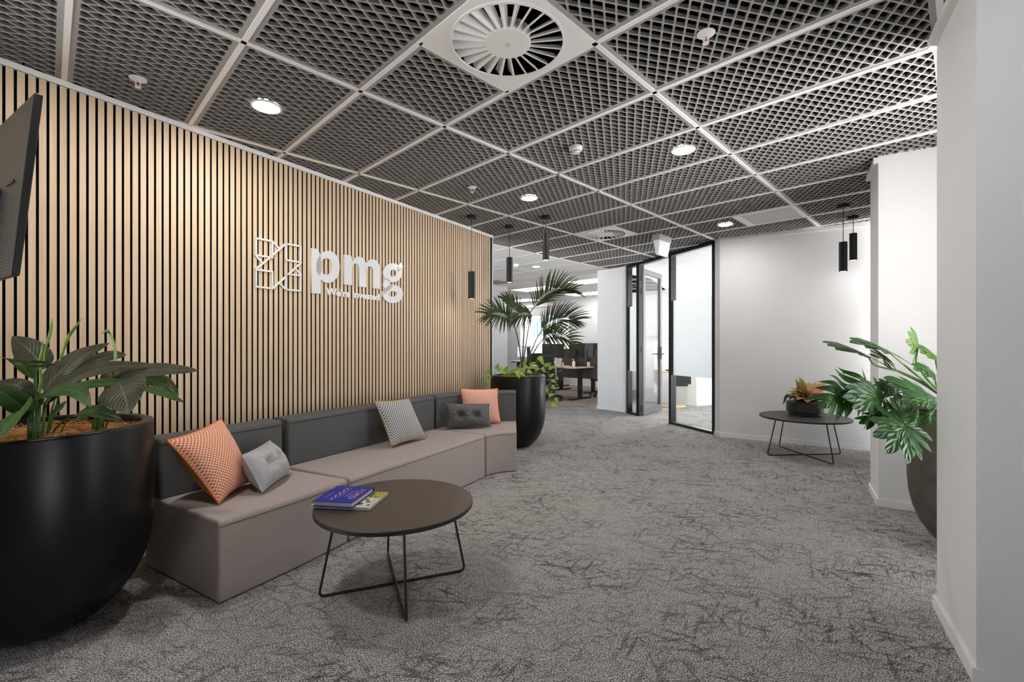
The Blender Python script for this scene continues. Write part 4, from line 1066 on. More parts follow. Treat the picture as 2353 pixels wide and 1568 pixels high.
# blue hardback
o1 = V((-0.993, 2.282, 0.4465)); x1, y1 = book_frame(o1, math.radians(-7.4)); BW_, BD_, BT_ = 0.209, 0.252, 0.026
t = thing('hardback_book', 'thick royal blue hardback with coral lettering on top of the book pair', 'book', o1 + x1 * BW_ / 2 + y1 * BD_ / 2)
b = BM(); box(b, o1 + x1 * (BW_ / 2 - 0.002) + y1 * (BD_ / 2 + 0.003) + UP * (BT_ / 2), BW_ - 0.008, BD_ - 0.010, BT_ - 0.006, x1, y1); obj('page_block', b, M['page_tan'], t, smooth=False)
b = BM()
for z in (0.0013, BT_ - 0.0013): box(b, o1 + x1 * BW_ / 2 + y1 * BD_ / 2 + UP * z, BW_, BD_, 0.0026, x1, y1)
box(b, o1 + x1 * BW_ / 2 + y1 * (BD_ - 0.0013) + UP * (BT_ / 2), BW_, 0.0026, BT_, x1, y1); obj('cover', b, M['blue_cover'], t, smooth=False)
def onb(X0, Y0): return lambda X, Y_, h: o1 + x1 * (X0 + Y_) + y1 * (Y0 - X) + UP * (BT_ + 0.0003 + h)
b = BM(); text_mesh(b, 'FORD', 0.042, onb(0.158, 0.205), depth=0.0003, width=0.150); obj('lettering', b, M['book_ink'], t, smooth=False)
for i, (xx, y0, wd) in enumerate(((0.128, 0.175, 0.085), (0.146, 0.195, 0.12), (0.100, 0.215, 0.14), (0.034, 0.150, 0.10))):
    b = BM()
    for k in range(11):
        box(b, o1 + x1 * xx + y1 * (y0 - wd * (k + 0.5) / 11) + UP * (BT_ + 0.0003), 0.004 if k % 3 else 0.0055, wd / 11 * 0.6, 0.0002, x1, y1)
    obj('lettering', b, M['book_ink'], t, smooth=False)
b = BM()
for k in range(13):
    box(b, o1 + x1 * (0.078 + 0.006 * math.sin(k * 2.1)) + y1 * (0.215 - k * 0.0145) + UP * (BT_ + 0.0003), 0.012 - 0.006 * (k % 2), 0.009, 0.0002, x1, y1)
obj('cover_ornament', b, M['book_gold'], t, smooth=False)

# ================================================================ PLANTS
EYE = V((0, 0, CAMZ))
def planter(bm_parent, R, H, seg=72):
    b = BM()
    outer = [(0.0, 0.0), (R * 0.36, 0.0), (R * 0.46, 0.012), (R * 0.58, H * 0.045), (R * 0.72, H * 0.105), (R * 0.84, H * 0.185), (R * 0.925, H * 0.275), (R * 0.975, H * 0.37), (R * 0.997, H * 0.47), (R, H * 0.6), (R * 0.998, H - 0.012), (R * 0.992, H - 0.003), (R * 0.98, H),
             (R * 0.90, H), (R * 0.885, H - 0.006), (R * 0.88, H - 0.02), (R * 0.88, H - 0.14), (0, H - 0.14)]
    lathe(b, outer, seg=seg); return b
def mulch(parent, R, z, seed, strands=220, mat='mulch', bump=0.018):
    rnd = random.Random(seed); b = BM(); n = 10; seg = 40; rings = []
    for i in range(n + 1):
        r = R * i / n
        if i == 0: rings.append([b.verts.new((0, 0, z + bump))]); continue
        rings.append([b.verts.new((r * math.cos(2 * PI * k / seg), r * math.sin(2 * PI * k / seg), z + bump * (1 - (i / n) ** 2) + (rnd.uniform(-1, 1) * 0.006 if i < n else 0))) for k in range(seg)])
    for a, c in zip(rings, rings[1:]):
        for k in range(seg):
            if len(a) == 1: b.faces.new((a[0], c[k], c[(k + 1) % seg]))
            else: b.faces.new((a[k], c[k], c[(k + 1) % seg], a[(k + 1) % seg]))
    o = obj('mulch', b, M[mat], parent, world=False)
    if strands:
        b = BM()
        for _ in range(strands):
            a = rnd.uniform(0, 2 * PI); r = R * math.sqrt(rnd.random()) * 0.95; d = rnd.uniform(0, 2 * PI); ln = rnd.uniform(0.03, 0.09)
            p = V((r * math.cos(a), r * math.sin(a), z + bump * 0.8)); q = p + V((math.cos(d) * ln, math.sin(d) * ln, rnd.uniform(0, 0.01)))
            if q.xy.length > R * 0.98: continue
            m_ = (p + q) / 2 + V((rnd.uniform(-.01, .01), rnd.uniform(-.01, .01), rnd.uniform(0.006, 0.03)))
            tube(b, bezier(p, m_, q, 4), 0.0011, 4, caps=False)
        so = obj('mulch_strand', b, M['mulch_strand'], parent, world=False); so['kind'] = 'stuff'
    return o
def prof_lance(t): return max(0.0, math.sin(PI * min(1, t ** 0.86))) ** 0.62
def prof_oval(t): return (math.sin(PI * t ** 0.62) ** 0.75)
def prof_heart(t): return max(0.0, (1 - t)) ** 0.62 * min(1.0, 0.55 + 2.6 * t) if t < 1 else 0
def leaf(bm, uvl, path, wid, nrm, prof=prof_lance, fold=0.22, wave=0.0, nl=16, nw=6, tint=None, curl=0.0):
    """a leaf blade along path (list of points base -> tip) with full width wid, nrm the way its upper side faces"""
    pts = smooth_path(path, max(2, nl // max(1, len(path) - 1))); n = len(pts) - 1
    nrm = V(nrm).normalized(); g = []
    for i, p in enumerate(pts):
        t = i / n; d = (pts[min(i + 1, n)] - pts[max(i - 1, 0)]).normalized()
        sd = d.cross(nrm); sd = sd.normalized() if sd.length > 1e-4 else frame_of(d)[0]
        up = sd.cross(d).normalized(); w_ = wid / 2 * max(0.015, prof(t)); row = []
        for j in range(-nw, nw + 1):
            v = j / nw
            off = sd * (v * w_) + up * (fold * abs(v) * w_ - curl * v * v * w_ + wave * w_ * math.sin(t * 17 + v * 2) * abs(v))
            row.append(bm.verts.new(p + off))
        g.append(row)
    lay = bm.loops.layers.float_color.get('tint') if tint is not None else None
    for i in range(n):
        for j in range(2 * nw):
            f = bm.faces.new((g[i][j], g[i][j + 1], g[i + 1][j + 1], g[i + 1][j]))
            for lp, (a, c) in zip(f.loops, ((i, j), (i, j + 1), (i + 1, j + 1), (i + 1, j))):
                lp[uvl].uv = (c / nw - 1, a / n)
                if lay: lp[lay] = (tint, tint, tint, 1)
def new_leaves(tint=False):
    b = BM(); u = b.loops.layers.uv.new('UVMap')
    if tint: b.loops.layers.float_color.new('tint')
    return b, u

# ---- peace lily in the large near planter
LPX, LPY, LPR, LPH = -2.12, 2.055, 0.41, 0.885
t = thing('potted_peace_lily', 'broad-leaved peace lily in the largest black planter beside the near sofa end', 'potted plant', (LPX, LPY, 0), group='plants in tall rounded planters')
obj('planter', planter(t, LPR, LPH), M['dark_planter'], t, world=False, ang=50)
mulch(t, LPR * 0.879, LPH - 0.045, 3, 420)
def lp(x, y, Y): return at(x / 5.006, 720 + y / 5.006, Y)
CAMD = V((1.05, -1.75, 0.5))          # towards the viewer from this plant
b, u = new_leaves(); b2, u2 = new_leaves()
def W(px, Y): return px / 5.006 * Y / F
D_ = [  # (dark?, points [(x, y, Y)], width px, normal)
 (1, [(520, 640, 2.15), (330, 420, 2.16), (145, 262, 2.18)], 300, (0.45, -0.9, 0.55)),
 (0, [(390, 760, 1.95), (200, 560, 1.86), (-60, 500, 1.78)], 190, (0.1, -0.2, 1)),
 (0, [(620, 600, 1.93), (400, 610, 1.84), (100, 572, 1.76)], 170, (-0.1, -0.75, 0.8)),
 (1, [(560, 580, 1.90), (360, 560, 1.80), (110, 565, 1.70)], 130, (0.0, -0.55, 1)),
 (1, [(500, 900, 2.06), (720, 640, 2.10), (980, 470, 2.12), (1262, 345, 2.14)], 290, (0.25, -0.95, 0.8)),
 (1, [(640, 850, 2.22), (980, 600, 2.26), (1250, 500, 2.28), (1455, 482, 2.30)], 190, (0.1, -0.9, 0.7)),
 (1, [(560, 920, 2.05), (900, 720, 2.05), (1280, 620, 2.07), (1820, 600, 2.10)], 190, (0.1, -1, 0.8)),
 (1, [(1190, 880, 2.12), (1430, 730, 2.10), (1800, 650, 2.08), (2290, 662, 2.06)], 210, (0.0, -1, 0.75)),
 (0, [(1230, 900, 2.13), (1560, 760, 2.12), (1850, 790, 2.10), (2052, 965, 2.08)], 215, (0.55, -0.75, 0.75)),
 (0, [(1230, 930, 2.06), (1640, 868, 2.02), (1880, 930, 1.98), (2122, 1030, 1.94)], 120, (0.25, -0.5, 1)),
 (1, [(1370, 795, 1.93), (1430, 930, 1.86), (1485, 1155, 1.78)], 500, (0.30, -1.0, 0.55)),
 (0, [(400, 970, 1.93), (640, 900, 1.86), (880, 900, 1.80), (1042, 1085, 1.76)], 270, (0.3, -0.75, 0.9)),
 (0, [(620, 960, 2.02), (900, 840, 1.98), (1250, 800, 1.97), (1640, 790, 1.98)], 130, (0.1, -0.7, 0.6)),
 (0, [(850, 1180, 1.95), (1000, 1120, 1.88), (1180, 1150, 1.84), (1402, 1232, 1.80)], 170, (0.2, -0.8, 0.8)),
 (0, [(330, 1120, 1.88), (240, 1110, 1.74), (130, 1230, 1.66), (20, 1432, 1.60)], 330, (0.15, -1.0, 0.35)),
 (1, [(380, 980, 2.0), (220, 840, 1.96), (-80, 800, 1.93)], 200, (0.25, -0.8, 0.8)),
 (0, [(370, 1160, 1.92), (160, 1000, 1.86), (-120, 830, 1.80)], 240, (0.3, -0.9, 0.6)),
 (0, [(690, 900, 2.08), (820, 830, 2.10), (940, 765, 2.12)], 110, (0.3, -0.9, 0.5)),
 (1, [(1150, 760, 2.2), (1300, 690, 2.22), (1450, 690, 2.24)], 170, (0.2, -0.9, 0.7)),
 (0, [(120, 1180, 1.95), (230, 1180, 1.86), (360, 1200, 1.80)], 150, (0.2, -0.8, 0.8)),
 (0, [(820, 1270, 2.10), (900, 1200, 2.06), (1020, 1225, 2.03)], 90, (0.2, -0.8, 0.8)),
 (1, [(450, 1080, 1.98), (330, 960, 1.93), (200, 900, 1.90)], 180, (0.3, -0.9, 0.6)),
 (0, [(560, 1240, 2.0), (690, 1080, 2.02), (760, 1010, 2.04)], 150, (-0.4, -0.9, 0.4)),
 (0, [(480, 1180, 1.93), (560, 1010, 1.90), (660, 960, 1.88)], 160, (-0.3, -0.9, 0.5)),
]
for dk, pts, wd, nr in D_:
    q = [lp(*p) for p in pts]; Y = sum(p[2] for p in pts) / len(pts)
    big = wd > 250
    leaf((b if dk else b2), (u if dk else u2), q, W(wd, Y), nr, prof_oval if big else prof_lance, 0.26, 0.03, nl=20, nw=7, curl=0.20)
obj('foliage', b, M['lily_dark'], t, ang=70); obj('young_foliage', b2, M['lily_green'], t, ang=70)
b = BM()
for bx, by, bY, ex, ey, eY, w0 in ((430, 1420, 1.95, 395, 720, 1.95, 30), (450, 1420, 1.98, 470, 760, 2.1, 26), (420, 1420, 1.93, 420, 640, 1.93, 24), (500, 1400, 2.0, 510, 900, 2.06, 30), (480, 1420, 1.95, 560, 920, 2.05, 26),
     (540, 1390, 2.0, 640, 960, 2.02, 24), (400, 1430, 1.9, 380, 1150, 1.9, 26), (330, 1430, 1.9, 320, 1110, 1.88, 26), (360, 1430, 1.9, 395, 970, 1.93, 28), (560, 1390, 2.02, 700, 900, 2.08, 20), (600, 1380, 2.05, 860, 1180, 1.95, 20),
     (1060, 1340, 2.1, 1190, 900, 2.1, 30), (1100, 1340, 2.1, 1230, 930, 2.06, 30), (1150, 1330, 2.12, 1225, 905, 2.13, 28), (1180, 1330, 2.14, 1200, 890, 2.14, 30), (1210, 1320, 2.14, 1330, 1080, 2.15, 18), (1130, 1340, 2.1, 1150, 960, 2.05, 34), (700, 1370, 2.05, 830, 1180, 2.0, 12)):
    p0 = lp(bx, by, bY); p2 = lp(ex, ey, eY); p0.z = min(p0.z, LPH - 0.03) if p0.z > LPH - 0.05 else p0.z
    mid = (p0 + p2) / 2 + UP * 0.03
    n_ = 6; r0 = W(w0, bY) / 2
    tube(b, bezier(p0, mid, p2, n_), [r0 * (1 - 0.45 * i / n_) for i in range(n_ + 1)], 8)
obj('stem', b, M['lily_stem'], t)
b = BM()
for path, Y, w0 in ((((500, 580), (520, 420), (570, 260), (592, 150), (600, 55)), 2.0, (9, 14, 24, 20, 2)), (((690, 545), (745, 380), (800, 250), (860, 170), (940, 58)), 2.05, (20, 22, 26, 22, 2)),
                    (((455, 560), (480, 430), (498, 310)), 1.95, (20, 16, 2)), (((450, 900), (470, 740), (455, 560)), 1.98, (20, 20, 20))):
    q = smooth_path([lp(x, y, Y) for x, y in path], 5); n_ = len(q); rr = []
    for i in range(n_):
        f_ = i / (n_ - 1) * (len(w0) - 1); k = min(int(f_), len(w0) - 2); rr.append(max(0.0008, (w0[k] + (w0[k + 1] - w0[k]) * (f_ - k)) * 0.5 / 5.006 * Y / F * 1.3))
    tube(b, q, rr, 10)
obj('rolled_leaf', b, M['lily_bud'], t)
b, u = new_leaves()
leaf(b, u, [lp(1300, 780, 2.1), lp(1335, 600, 2.1), lp(1345, 430, 2.1), lp(1270, 215, 2.08), lp(1165, 240, 2.06)], W(80, 2.1), (-0.6, -0.9, 0.1), prof_lance, 0.5, 0, nl=20)
obj('spathe', b, M['lily_bud'], t, ang=70)

# ---- kentia palm with pothos in the far planter
FPX, FPY, FPR, FPH = 0.072, 5.72, 0.344, 0.878
t = thing('potted_palm', 'feathery palm underplanted with trailing ivy-like pothos in black planter past the sofa', 'potted plant', (FPX, FPY, 0), group='plants in tall rounded planters')
obj('planter', planter(t, FPR, FPH), M['dark_planter'], t, world=False, ang=50)
mulch(t, FPR * 0.879, FPH - 0.035, 5, 120)
def fp(x, y, Y): return at(1130 + x / 4.611, 620 + y / 4.611, Y)
def frond(bl, ul, bs, path, start, ldir, lens, dirs, nleaf=24, wl_=0.024, seed=0):
    """path: stem points; leaflets from fraction start on; dirs: two sets of leaflet directions as picture-plane vectors"""
    rnd = random.Random(seed)
    q = smooth_path(path, 8); n = len(q) - 1
    tube(bs, q, [0.0085 - 0.0065 * i / n for i in range(n + 1)], 8)
    for s in (0, 1):
        for k in range(nleaf):
            f_ = start + (1 - start) * (k + 0.5 * s) / nleaf
            i = min(n - 1, int(f_ * n)); p = q[i].lerp(q[i + 1], f_ * n - i)
            tg = (q[i + 1] - q[i]).normalized(); e = (f_ - start) / (1 - start)
            d0, d1 = V(dirs[s][0]), V(dirs[s][1])
            d = (d0.lerp(d1, e)).normalized(); d = (d * 0.8 + tg * (0.25 + 0.9 * e ** 2)).normalized()
            d = (d + V((rnd.uniform(-.07, .07), rnd.uniform(-.25, .25), rnd.uniform(-.07, .07)))).normalized()
            ln = lens[s] * (0.55 + 0.45 * math.sin(PI * min(1, 0.18 + e * 0.75))) * rnd.uniform(0.9, 1.08)
            tip = p + d * ln - UP * ln * 0.10; mid = p + d * ln * 0.5 + UP * ln * 0.02
            leaf(bl, ul, [p, mid, tip], wl_ * rnd.uniform(0.8, 1.1), (V((0, -1, 0.35)) + d.cross(tg) * 0.4), lambda t: min(1, t * 6) ** 0.5 * (1 - t) ** 0.6 + 0.02, 0.25, 0, nl=6, nw=1)
bl, ul = new_leaves(); bs = BM()
base = fp(320, 1075, 5.70)
frond(bl, ul, bs, [base, fp(340, 700, 5.72), fp(350, 545, 5.72), fp(450, 400, 5.70), fp(560, 285, 5.66), fp(680, 225, 5.60), fp(830, 240, 5.55)], 0.50, 0, (0.35, 0.36), (((-0.45, 0, 1), (0.12, 0, 1)), ((0.95, -0.3, 0.15), (0.9, -0.4, -0.2))), 24, seed=1)
frond(bl, ul, bs, [base, fp(290, 800, 5.66), fp(235, 590, 5.58), fp(150, 500, 5.48), fp(60, 470, 5.38), fp(-50, 480, 5.28)], 0.52, 0, (0.26, 0.24), (((0.35, 0, 0.95), (-0.75, 0, 0.55)), ((0.35, -0.3, -0.85), (-0.6, -0.3, -0.8))), 20, seed=2)
frond(bl, ul, bs, [base, fp(335, 750, 5.78), fp(345, 560, 5.82), fp(290, 440, 5.86), fp(220, 370, 5.9), fp(160, 320, 5.94)], 0.56, 0, (0.24, 0.24), (((0.35, 0.2, 0.9), (-0.5, 0.2, 0.85)), ((-0.85, 0, 0.45), (-0.8, 0, 0.3))), 16, seed=3)
frond(bl, ul, bs, [base, fp(420, 860, 5.74), fp(500, 690, 5.76), fp(600, 590, 5.80), fp(740, 530, 5.84), fp(880, 540, 5.88)], 0.48, 0, (0.36, 0.28), (((-0.3, 0, 1), (0.75, 0, 0.5)), ((0.55, -0.2, -0.8), (0.8, -0.2, -0.45))), 24, seed=4)
frond(bl, ul, bs, [base, fp(420, 920, 5.62), fp(510, 775, 5.56), fp(610, 695, 5.50), fp(760, 715, 5.44), fp(880, 810, 5.40)], 0.50, 0, (0.24, 0.24), (((-0.3, 0, 0.95), (0.8, 0, 0.3)), ((0.1, -0.2, -1), (0.6, -0.2, -0.85))), 20, seed=5)
frond(bl, ul, bs, [base, fp(360, 800, 5.70), fp(400, 560, 5.66), fp(420, 480, 5.6), fp(330, 470, 5.5), fp(230, 520, 5.4)], 0.62, 0, (0.22, 0.22), (((-0.5, 0, 0.8), (-0.9, 0, 0.2)), ((0.2, -0.3, -0.9), (-0.6, -0.3, -0.8))), 16, seed=6)
obj('foliage', bl, M['palm'], t, ang=70); obj('stem', bs, M['palm_stem'], t)
bl, ul = new_leaves(); bs = BM(); rnd = random.Random(8)
def heart(x, y, Y, w_, ang, lean=0.5):
    """heart-shaped leaf: ang is the picture-plane direction of the tip in degrees (0 right, -90 down)"""
    c = fp(x, y, Y); s_ = w_ / 4.611 * Y / F
    d = V((math.cos(math.radians(ang)), -0.35 * lean, math.sin(math.radians(ang)))).normalized()
    leaf(bl, ul, [c - d * s_ * 0.5, c + UP * s_ * 0.06, c + d * s_ * 0.75], s_ * 1.05, (0.15, -0.8, 0.75), prof_heart, 0.25, 0, nl=10, nw=4, curl=0.15)
    return c - d * s_ * 0.5
rim_z = FPH - 0.02
for x, y, Y, w_, a in ((275, 1105, 5.36, 75, -70), (320, 1110, 5.37, 50, -30), (60, 1030, 5.7, 50, 70), (80, 1055, 5.6, 55, 20), (110, 1075, 5.52, 50, -20), (150, 1060, 5.6, 60, 60), (190, 1080, 5.5, 55, -10), (225, 1085, 5.48, 60, 30), (245, 1070, 5.5, 60, 40), (290, 1060, 5.5, 55, 120),
     (330, 1060, 5.52, 60, 30), (350, 990, 5.6, 55, 60), (365, 1035, 5.55, 60, -20), (400, 1050, 5.55, 60, 20), (430, 1000, 5.6, 55, 30), (450, 1045, 5.55, 50, -40), (520, 960, 5.5, 85, -60), (590, 1010, 5.45, 65, 20), (635, 1040, 5.45, 72, 10), (545, 1060, 5.5, 55, -60), (480, 1040, 5.5, 50, 90), (170, 1095, 5.45, 45, -60), (400, 1085, 5.42, 50, -20), (130, 1095, 5.5, 45, 160)):
    p = heart(x, y, Y, w_, a)
    root = V((FPX + (p.x - FPX) * 0.55, FPY + (p.y - FPY) * 0.5, rim_z - 0.01))
    tube(bs, bezier(root, (root + p) / 2 + UP * 0.03, p, 5), 0.0028, 6, caps=False)
# trailing vines
for vine, lv in (((( 540, 1100, 5.50), (590, 1085, 5.36), (625, 1190, 5.33), (600, 1300, 5.33), (625, 1400, 5.33), (605, 1500, 5.34)), ((655, 1185, 5.32, 50, -25), (580, 1275, 5.33, 48, 120), (655, 1245, 5.32, 45, -50), (630, 1330, 5.32, 55, 10), (685, 1385, 5.32, 55, -60), (665, 1440, 5.31, 80, -25), (640, 1120, 5.33, 45, 30))),
                 (((40, 1090, 5.75), (-20, 1090, 5.62), (-45, 1160, 5.58), (-60, 1240, 5.58)), ((-30, 1075, 5.6, 60, 70), (-60, 1130, 5.58, 60, -60), (-20, 1150, 5.6, 45, 20), (-80, 1200, 5.58, 50, 160)))):
    tube(bs, smooth_path([fp(*p) for p in vine], 5), 0.0030, 6)
    for q in lv: heart(*q)
obj('trailing_leaves', bl, M['pothos'], t, ang=70); obj('vine', bs, M['lily_bud'], t)

# ---- philodendron in the brown planter behind the right-hand pier
RPX, RPY, RPR, RPH = 2.80, 2.72, 0.352, 0.888
t = thing('potted_philodendron', 'split-leaf philodendron in a brown planter half hidden behind the near white pier', 'potted plant', (RPX, RPY, 0), group='plants in tall rounded planters')
obj('planter', planter(t, RPR, RPH), M['brown_planter'], t, world=False, ang=50)
mulch(t, RPR * 0.879, RPH - 0.04, 7, 120)
def rp(x, y, Y): return at(1880 + x / 5.057, 750 + y / 5.057, Y)
def lobed(bm, uvl, base, tip, wid, nrm, lobes=6, droop=0.15, seed=0, back=0.35):
    """deeply cut leaf: a webbed middle and finger lobes along the midrib"""
    rnd = random.Random(seed); base, tip = V(base), V(tip); ax = tip - base; ln = ax.length; ax.normalize()
    nrm = V(nrm).normalized(); sd = ax.cross(nrm).normalized(); up = sd.cross(ax).normalized()
    def P(x, y):           # leaf coordinates: x across (-1..1 of half width), y along 0..1; bent as a whole
        X = x * wid / 2
        z = -droop * ln * (y - 0.1) ** 2 - 0.22 * abs(X) ** 1.0 * abs(x) + 0.015 * math.sin(9 * y + 5 * x)
        return base + ax * (y * ln) + sd * X + up * z
    def strip(pts, w0, prof):
        n = len(pts) - 1; g = []
        for i, (x, y) in enumerate(pts):
            a = pts[max(i - 1, 0)]; c = pts[min(i + 1, n)]
            dx, dy = (c[0] - a[0]) * wid / 2, (c[1] - a[1]) * ln; l_ = math.hypot(dx, dy) or 1; nx, ny = -dy / l_, dx / l_
            hw = w0 * prof(i / n)
            row = []
            for k in (-2, -1, 0, 1, 2):
                row.append(bm.verts.new(P(x + nx * hw * k / 2 / (wid / 2), y + ny * hw * k / 2 / ln) + up * (0.10 * hw * abs(k))))
            g.append(row)
        for i in range(n):
            for k in range(4):
                f = bm.faces.new((g[i][k], g[i][k + 1], g[i + 1][k + 1], g[i + 1][k]))
                for lp_, (a, c) in zip(f.loops, ((i, k), (i, k + 1), (i + 1, k + 1), (i + 1, k))): lp_[uvl].uv = ((c - 2) / 2, a / n)
    lw = ln / (lobes + 1.2)
    strip([(0, -0.02 + 1.0 * i / 10) for i in range(11)], wid * 0.12, lambda t: (1.0 - 0.6 * t))
    strip([(0, 0.78 + 0.24 * i / 6) for i in range(7)], lw * 0.55, lambda t: (1 - t ** 2.2) ** 0.7 + 0.02)
    for s in (-1, 1):
        for i in range(lobes + 1):
            f_ = i / lobes
            if i == 0: y0, y1, xx = 0.02, -back, 0.62
            else:
                y0 = 0.02 + 0.80 * (i - 1) / lobes
                y1 = y0 + 0.10 + 0.22 * f_
                xx = (0.98 - 0.55 * f_ ** 1.6) * (1.0 if i > 1 else 0.95)
            xx *= rnd.uniform(0.9, 1.06); y1 += rnd.uniform(-0.03, 0.03)
            pts = [(s * xx * (k / 8), y0 + (y1 - y0) * (k / 8) ** (1.15)) for k in range(9)]
            strip(pts, lw * rnd.uniform(0.33, 0.42), lambda t: (0.62 + 0.5 * math.sin(PI * min(1, t * 1.05))) * (1 - t ** 5) ** 0.8 + 0.01)
            if rnd.random() < 0.7 and i > 0:     # small side tooth
                k = 5; x5, y5 = pts[k]
                pt2 = [(x5 + s * 0.10 * j / 3, y5 + rnd.choice((0.05, 0.07)) * j / 3) for j in range(4)]
                strip(pt2, lw * 0.22, lambda t: (1 - t) ** 0.7 + 0.02)
def fan(bm, uvl, base, tip, wid, nrm, n_=7, droop=0.2, seed=0):
    """a leaf whose fingers spread from the top of its stalk"""
    rnd = random.Random(seed); base, tip = V(base), V(tip); ax = tip - base; ln = ax.length; ax.normalize()
    nrm = V(nrm).normalized(); sd = ax.cross(nrm).normalized(); up = sd.cross(ax).normalized()
    for k in range(n_):
        a = math.radians(-118 + 236 * k / (n_ - 1)) * 0.98; ca, sa = math.cos(a), math.sin(a)
        ex, ey = wid / 2 * sa * rnd.uniform(0.88, 1.08), ln * (ca if ca > 0 else ca * 0.75) * rnd.uniform(0.9, 1.05)
        l_ = math.hypot(ex, ey); nx, ny = -ey / l_, ex / l_; m_ = 12; g = []
        for i in range(m_ + 1):
            t_ = i / m_; cx_, cy_ = ex * t_, ey * t_ + 0.05 * ln * math.sin(PI * t_) * (1 if ca > 0 else -0.4)
            hw = l_ * (min(0.34 * t_, 0.150) if t_ < 0.55 else 0.150 * (1 - ((t_ - 0.55) / 0.45) ** 2.2) ** 0.8 + 0.001)
            hw *= 1 + 0.10 * math.sin(15 * t_ + seed + k)
            row = []
            for q in (-2, -1, 0, 1, 2):
                x, y = cx_ + nx * hw * q / 2, cy_ + ny * hw * q / 2
                z = -droop * (x * x + y * y) / max(ln, wid / 2) + 0.12 * hw * abs(q) * 0.5
                row.append(bm.verts.new(base + sd * x + ax * y + up * z))
            g.append(row)
        for i in range(m_):
            for q in range(4):
                f = bm.faces.new((g[i][q], g[i][q + 1], g[i + 1][q + 1], g[i + 1][q]))
                for lp_, (aa, c) in zip(f.loops, ((i, q), (i, q + 1), (i + 1, q + 1), (i + 1, q))): lp_[uvl].uv = ((c - 2) / 2, aa / m_)
bl, ul = new_leaves(); by, uy = new_leaves(); bs = BM()
def rw(px, Y): return px / 5.057 * Y / F
FANS = {1, 2, 3, 4, 6, 7, 8, 10, 11, 13, 14, 16}
for (bx, by_, bY), (tx, ty, tY), wd, nr, lb, sd_, young in (
    ((570, 340, 2.72), (130, 108, 2.58), 430, (0.2, -0.42, 1), 5, 1, 0),
    ((795, 275, 2.62), (440, 95, 2.50), 470, (0.2, -0.5, 1), 5, 2, 0),
    ((760, 385, 2.75), (800, 285, 2.62), 360, (0.0, -0.8, 0.7), 4, 3, 1),
    ((1150, 290, 2.70), (1110, 45, 2.60), 480, (0.1, -1, 0.45), 5, 4, 1),
    ((548, 690, 2.55), (110, 900, 2.36), 720, (-0.1, -1.0, 0.35), 6, 5, 0),
    ((765, 828, 2.50), (420, 800, 2.36), 540, (0.05, -1, 0.35), 5, 6, 0),
    ((1020, 1110, 2.46), (960, 745, 2.42), 480, (0.1, -1, 0.3), 5, 7, 0),
    ((1012, 1142, 2.38), (880, 1440, 2.22), 860, (0.05, -0.9, 0.5), 6, 8, 0),
    ((1340, 850, 2.55), (900, 590, 2.44), 560, (0.15, -0.75, 0.9), 5, 10, 0),
    ((1330, 860, 2.45), (1050, 800, 2.36), 340, (0.2, -0.8, 0.9), 4, 11, 0),
    ((760, 1000, 2.58), (540, 1120, 2.48), 330, (0.1, -1, 0.3), 5, 12, 0),
    ((1350, 330, 2.75), (1240, 260, 2.62), 360, (0.1, -0.8, 0.7), 4, 13, 1),
    ((1340, 540, 2.70), (1180, 460, 2.6), 330, (0.1, -0.8, 0.7), 4, 14, 0),
    ((1300, 1040, 2.42), (1120, 1090, 2.34), 300, (0.2, -0.9, 0.5), 4, 15, 0),
    ((900, 760, 2.62), (700, 640, 2.58), 300, (0.1, -0.9, 0.4), 4, 16, 0)):
    Y = (bY + tY) / 2
    (fan if sd_ in FANS else lobed)(by if young else bl, uy if young else ul, rp(bx, by_, bY), rp(tx, ty, tY), rw(wd, Y), nr, 9 if sd_ in FANS else lb, 0.18, sd_)
obj('foliage', bl, M['philo'], t, ang=70); obj('young_foliage', by, M['philo_light'], t, ang=70)
crown = V((RPX, RPY, RPH + 0.02))
for path in (((570, 340, 2.72), (650, 445, 2.72), (790, 492, 2.72), (960, 535, 2.72), (1300, 700, 2.72)), ((795, 275, 2.62), (960, 415, 2.66), (1100, 535, 2.68), (1230, 635, 2.7), (1380, 760, 2.7)), ((760, 385, 2.75), (800, 465, 2.75), (930, 525, 2.74), (1250, 690, 2.73)),
             ((1150, 290, 2.70), (1140, 410, 2.7), (1175, 470, 2.7), (1290, 640, 2.7)), ((545, 700, 2.55), (760, 680, 2.58), (1000, 720, 2.62), (1350, 830, 2.68)), ((765, 828, 2.50), (900, 800, 2.54), (1100, 845, 2.58), (1350, 880, 2.66)),
             ((1012, 1142, 2.38), (1075, 1105, 2.38), (1120, 1005, 2.42), (1215, 930, 2.5), (1370, 900, 2.62)), ((760, 1000, 2.58), (900, 930, 2.6), (1200, 900, 2.64), (1380, 890, 2.68)), ((1340, 850, 2.55), (1420, 880, 2.62)), ((1340, 540, 2.7), (1420, 760, 2.7)), ((1350, 330, 2.75), (1450, 700, 2.72)), ((1300, 1040, 2.42), (1400, 940, 2.55)), ((900, 760, 2.62), (1200, 800, 2.66), (1380, 860, 2.68))):
    q = [rp(*p) for p in path]; q.append(crown + V(((q[-1].x - RPX) * 0.4, (q[-1].y - RPY) * 0.3, -0.05)))
    q = smooth_path(q, 6); n_ = len(q)
    tube(bs, q, [0.0042 + 0.003 * i / n_ for i in range(n_)], 8)
obj('stem', bs, M['philo_stem'], t)

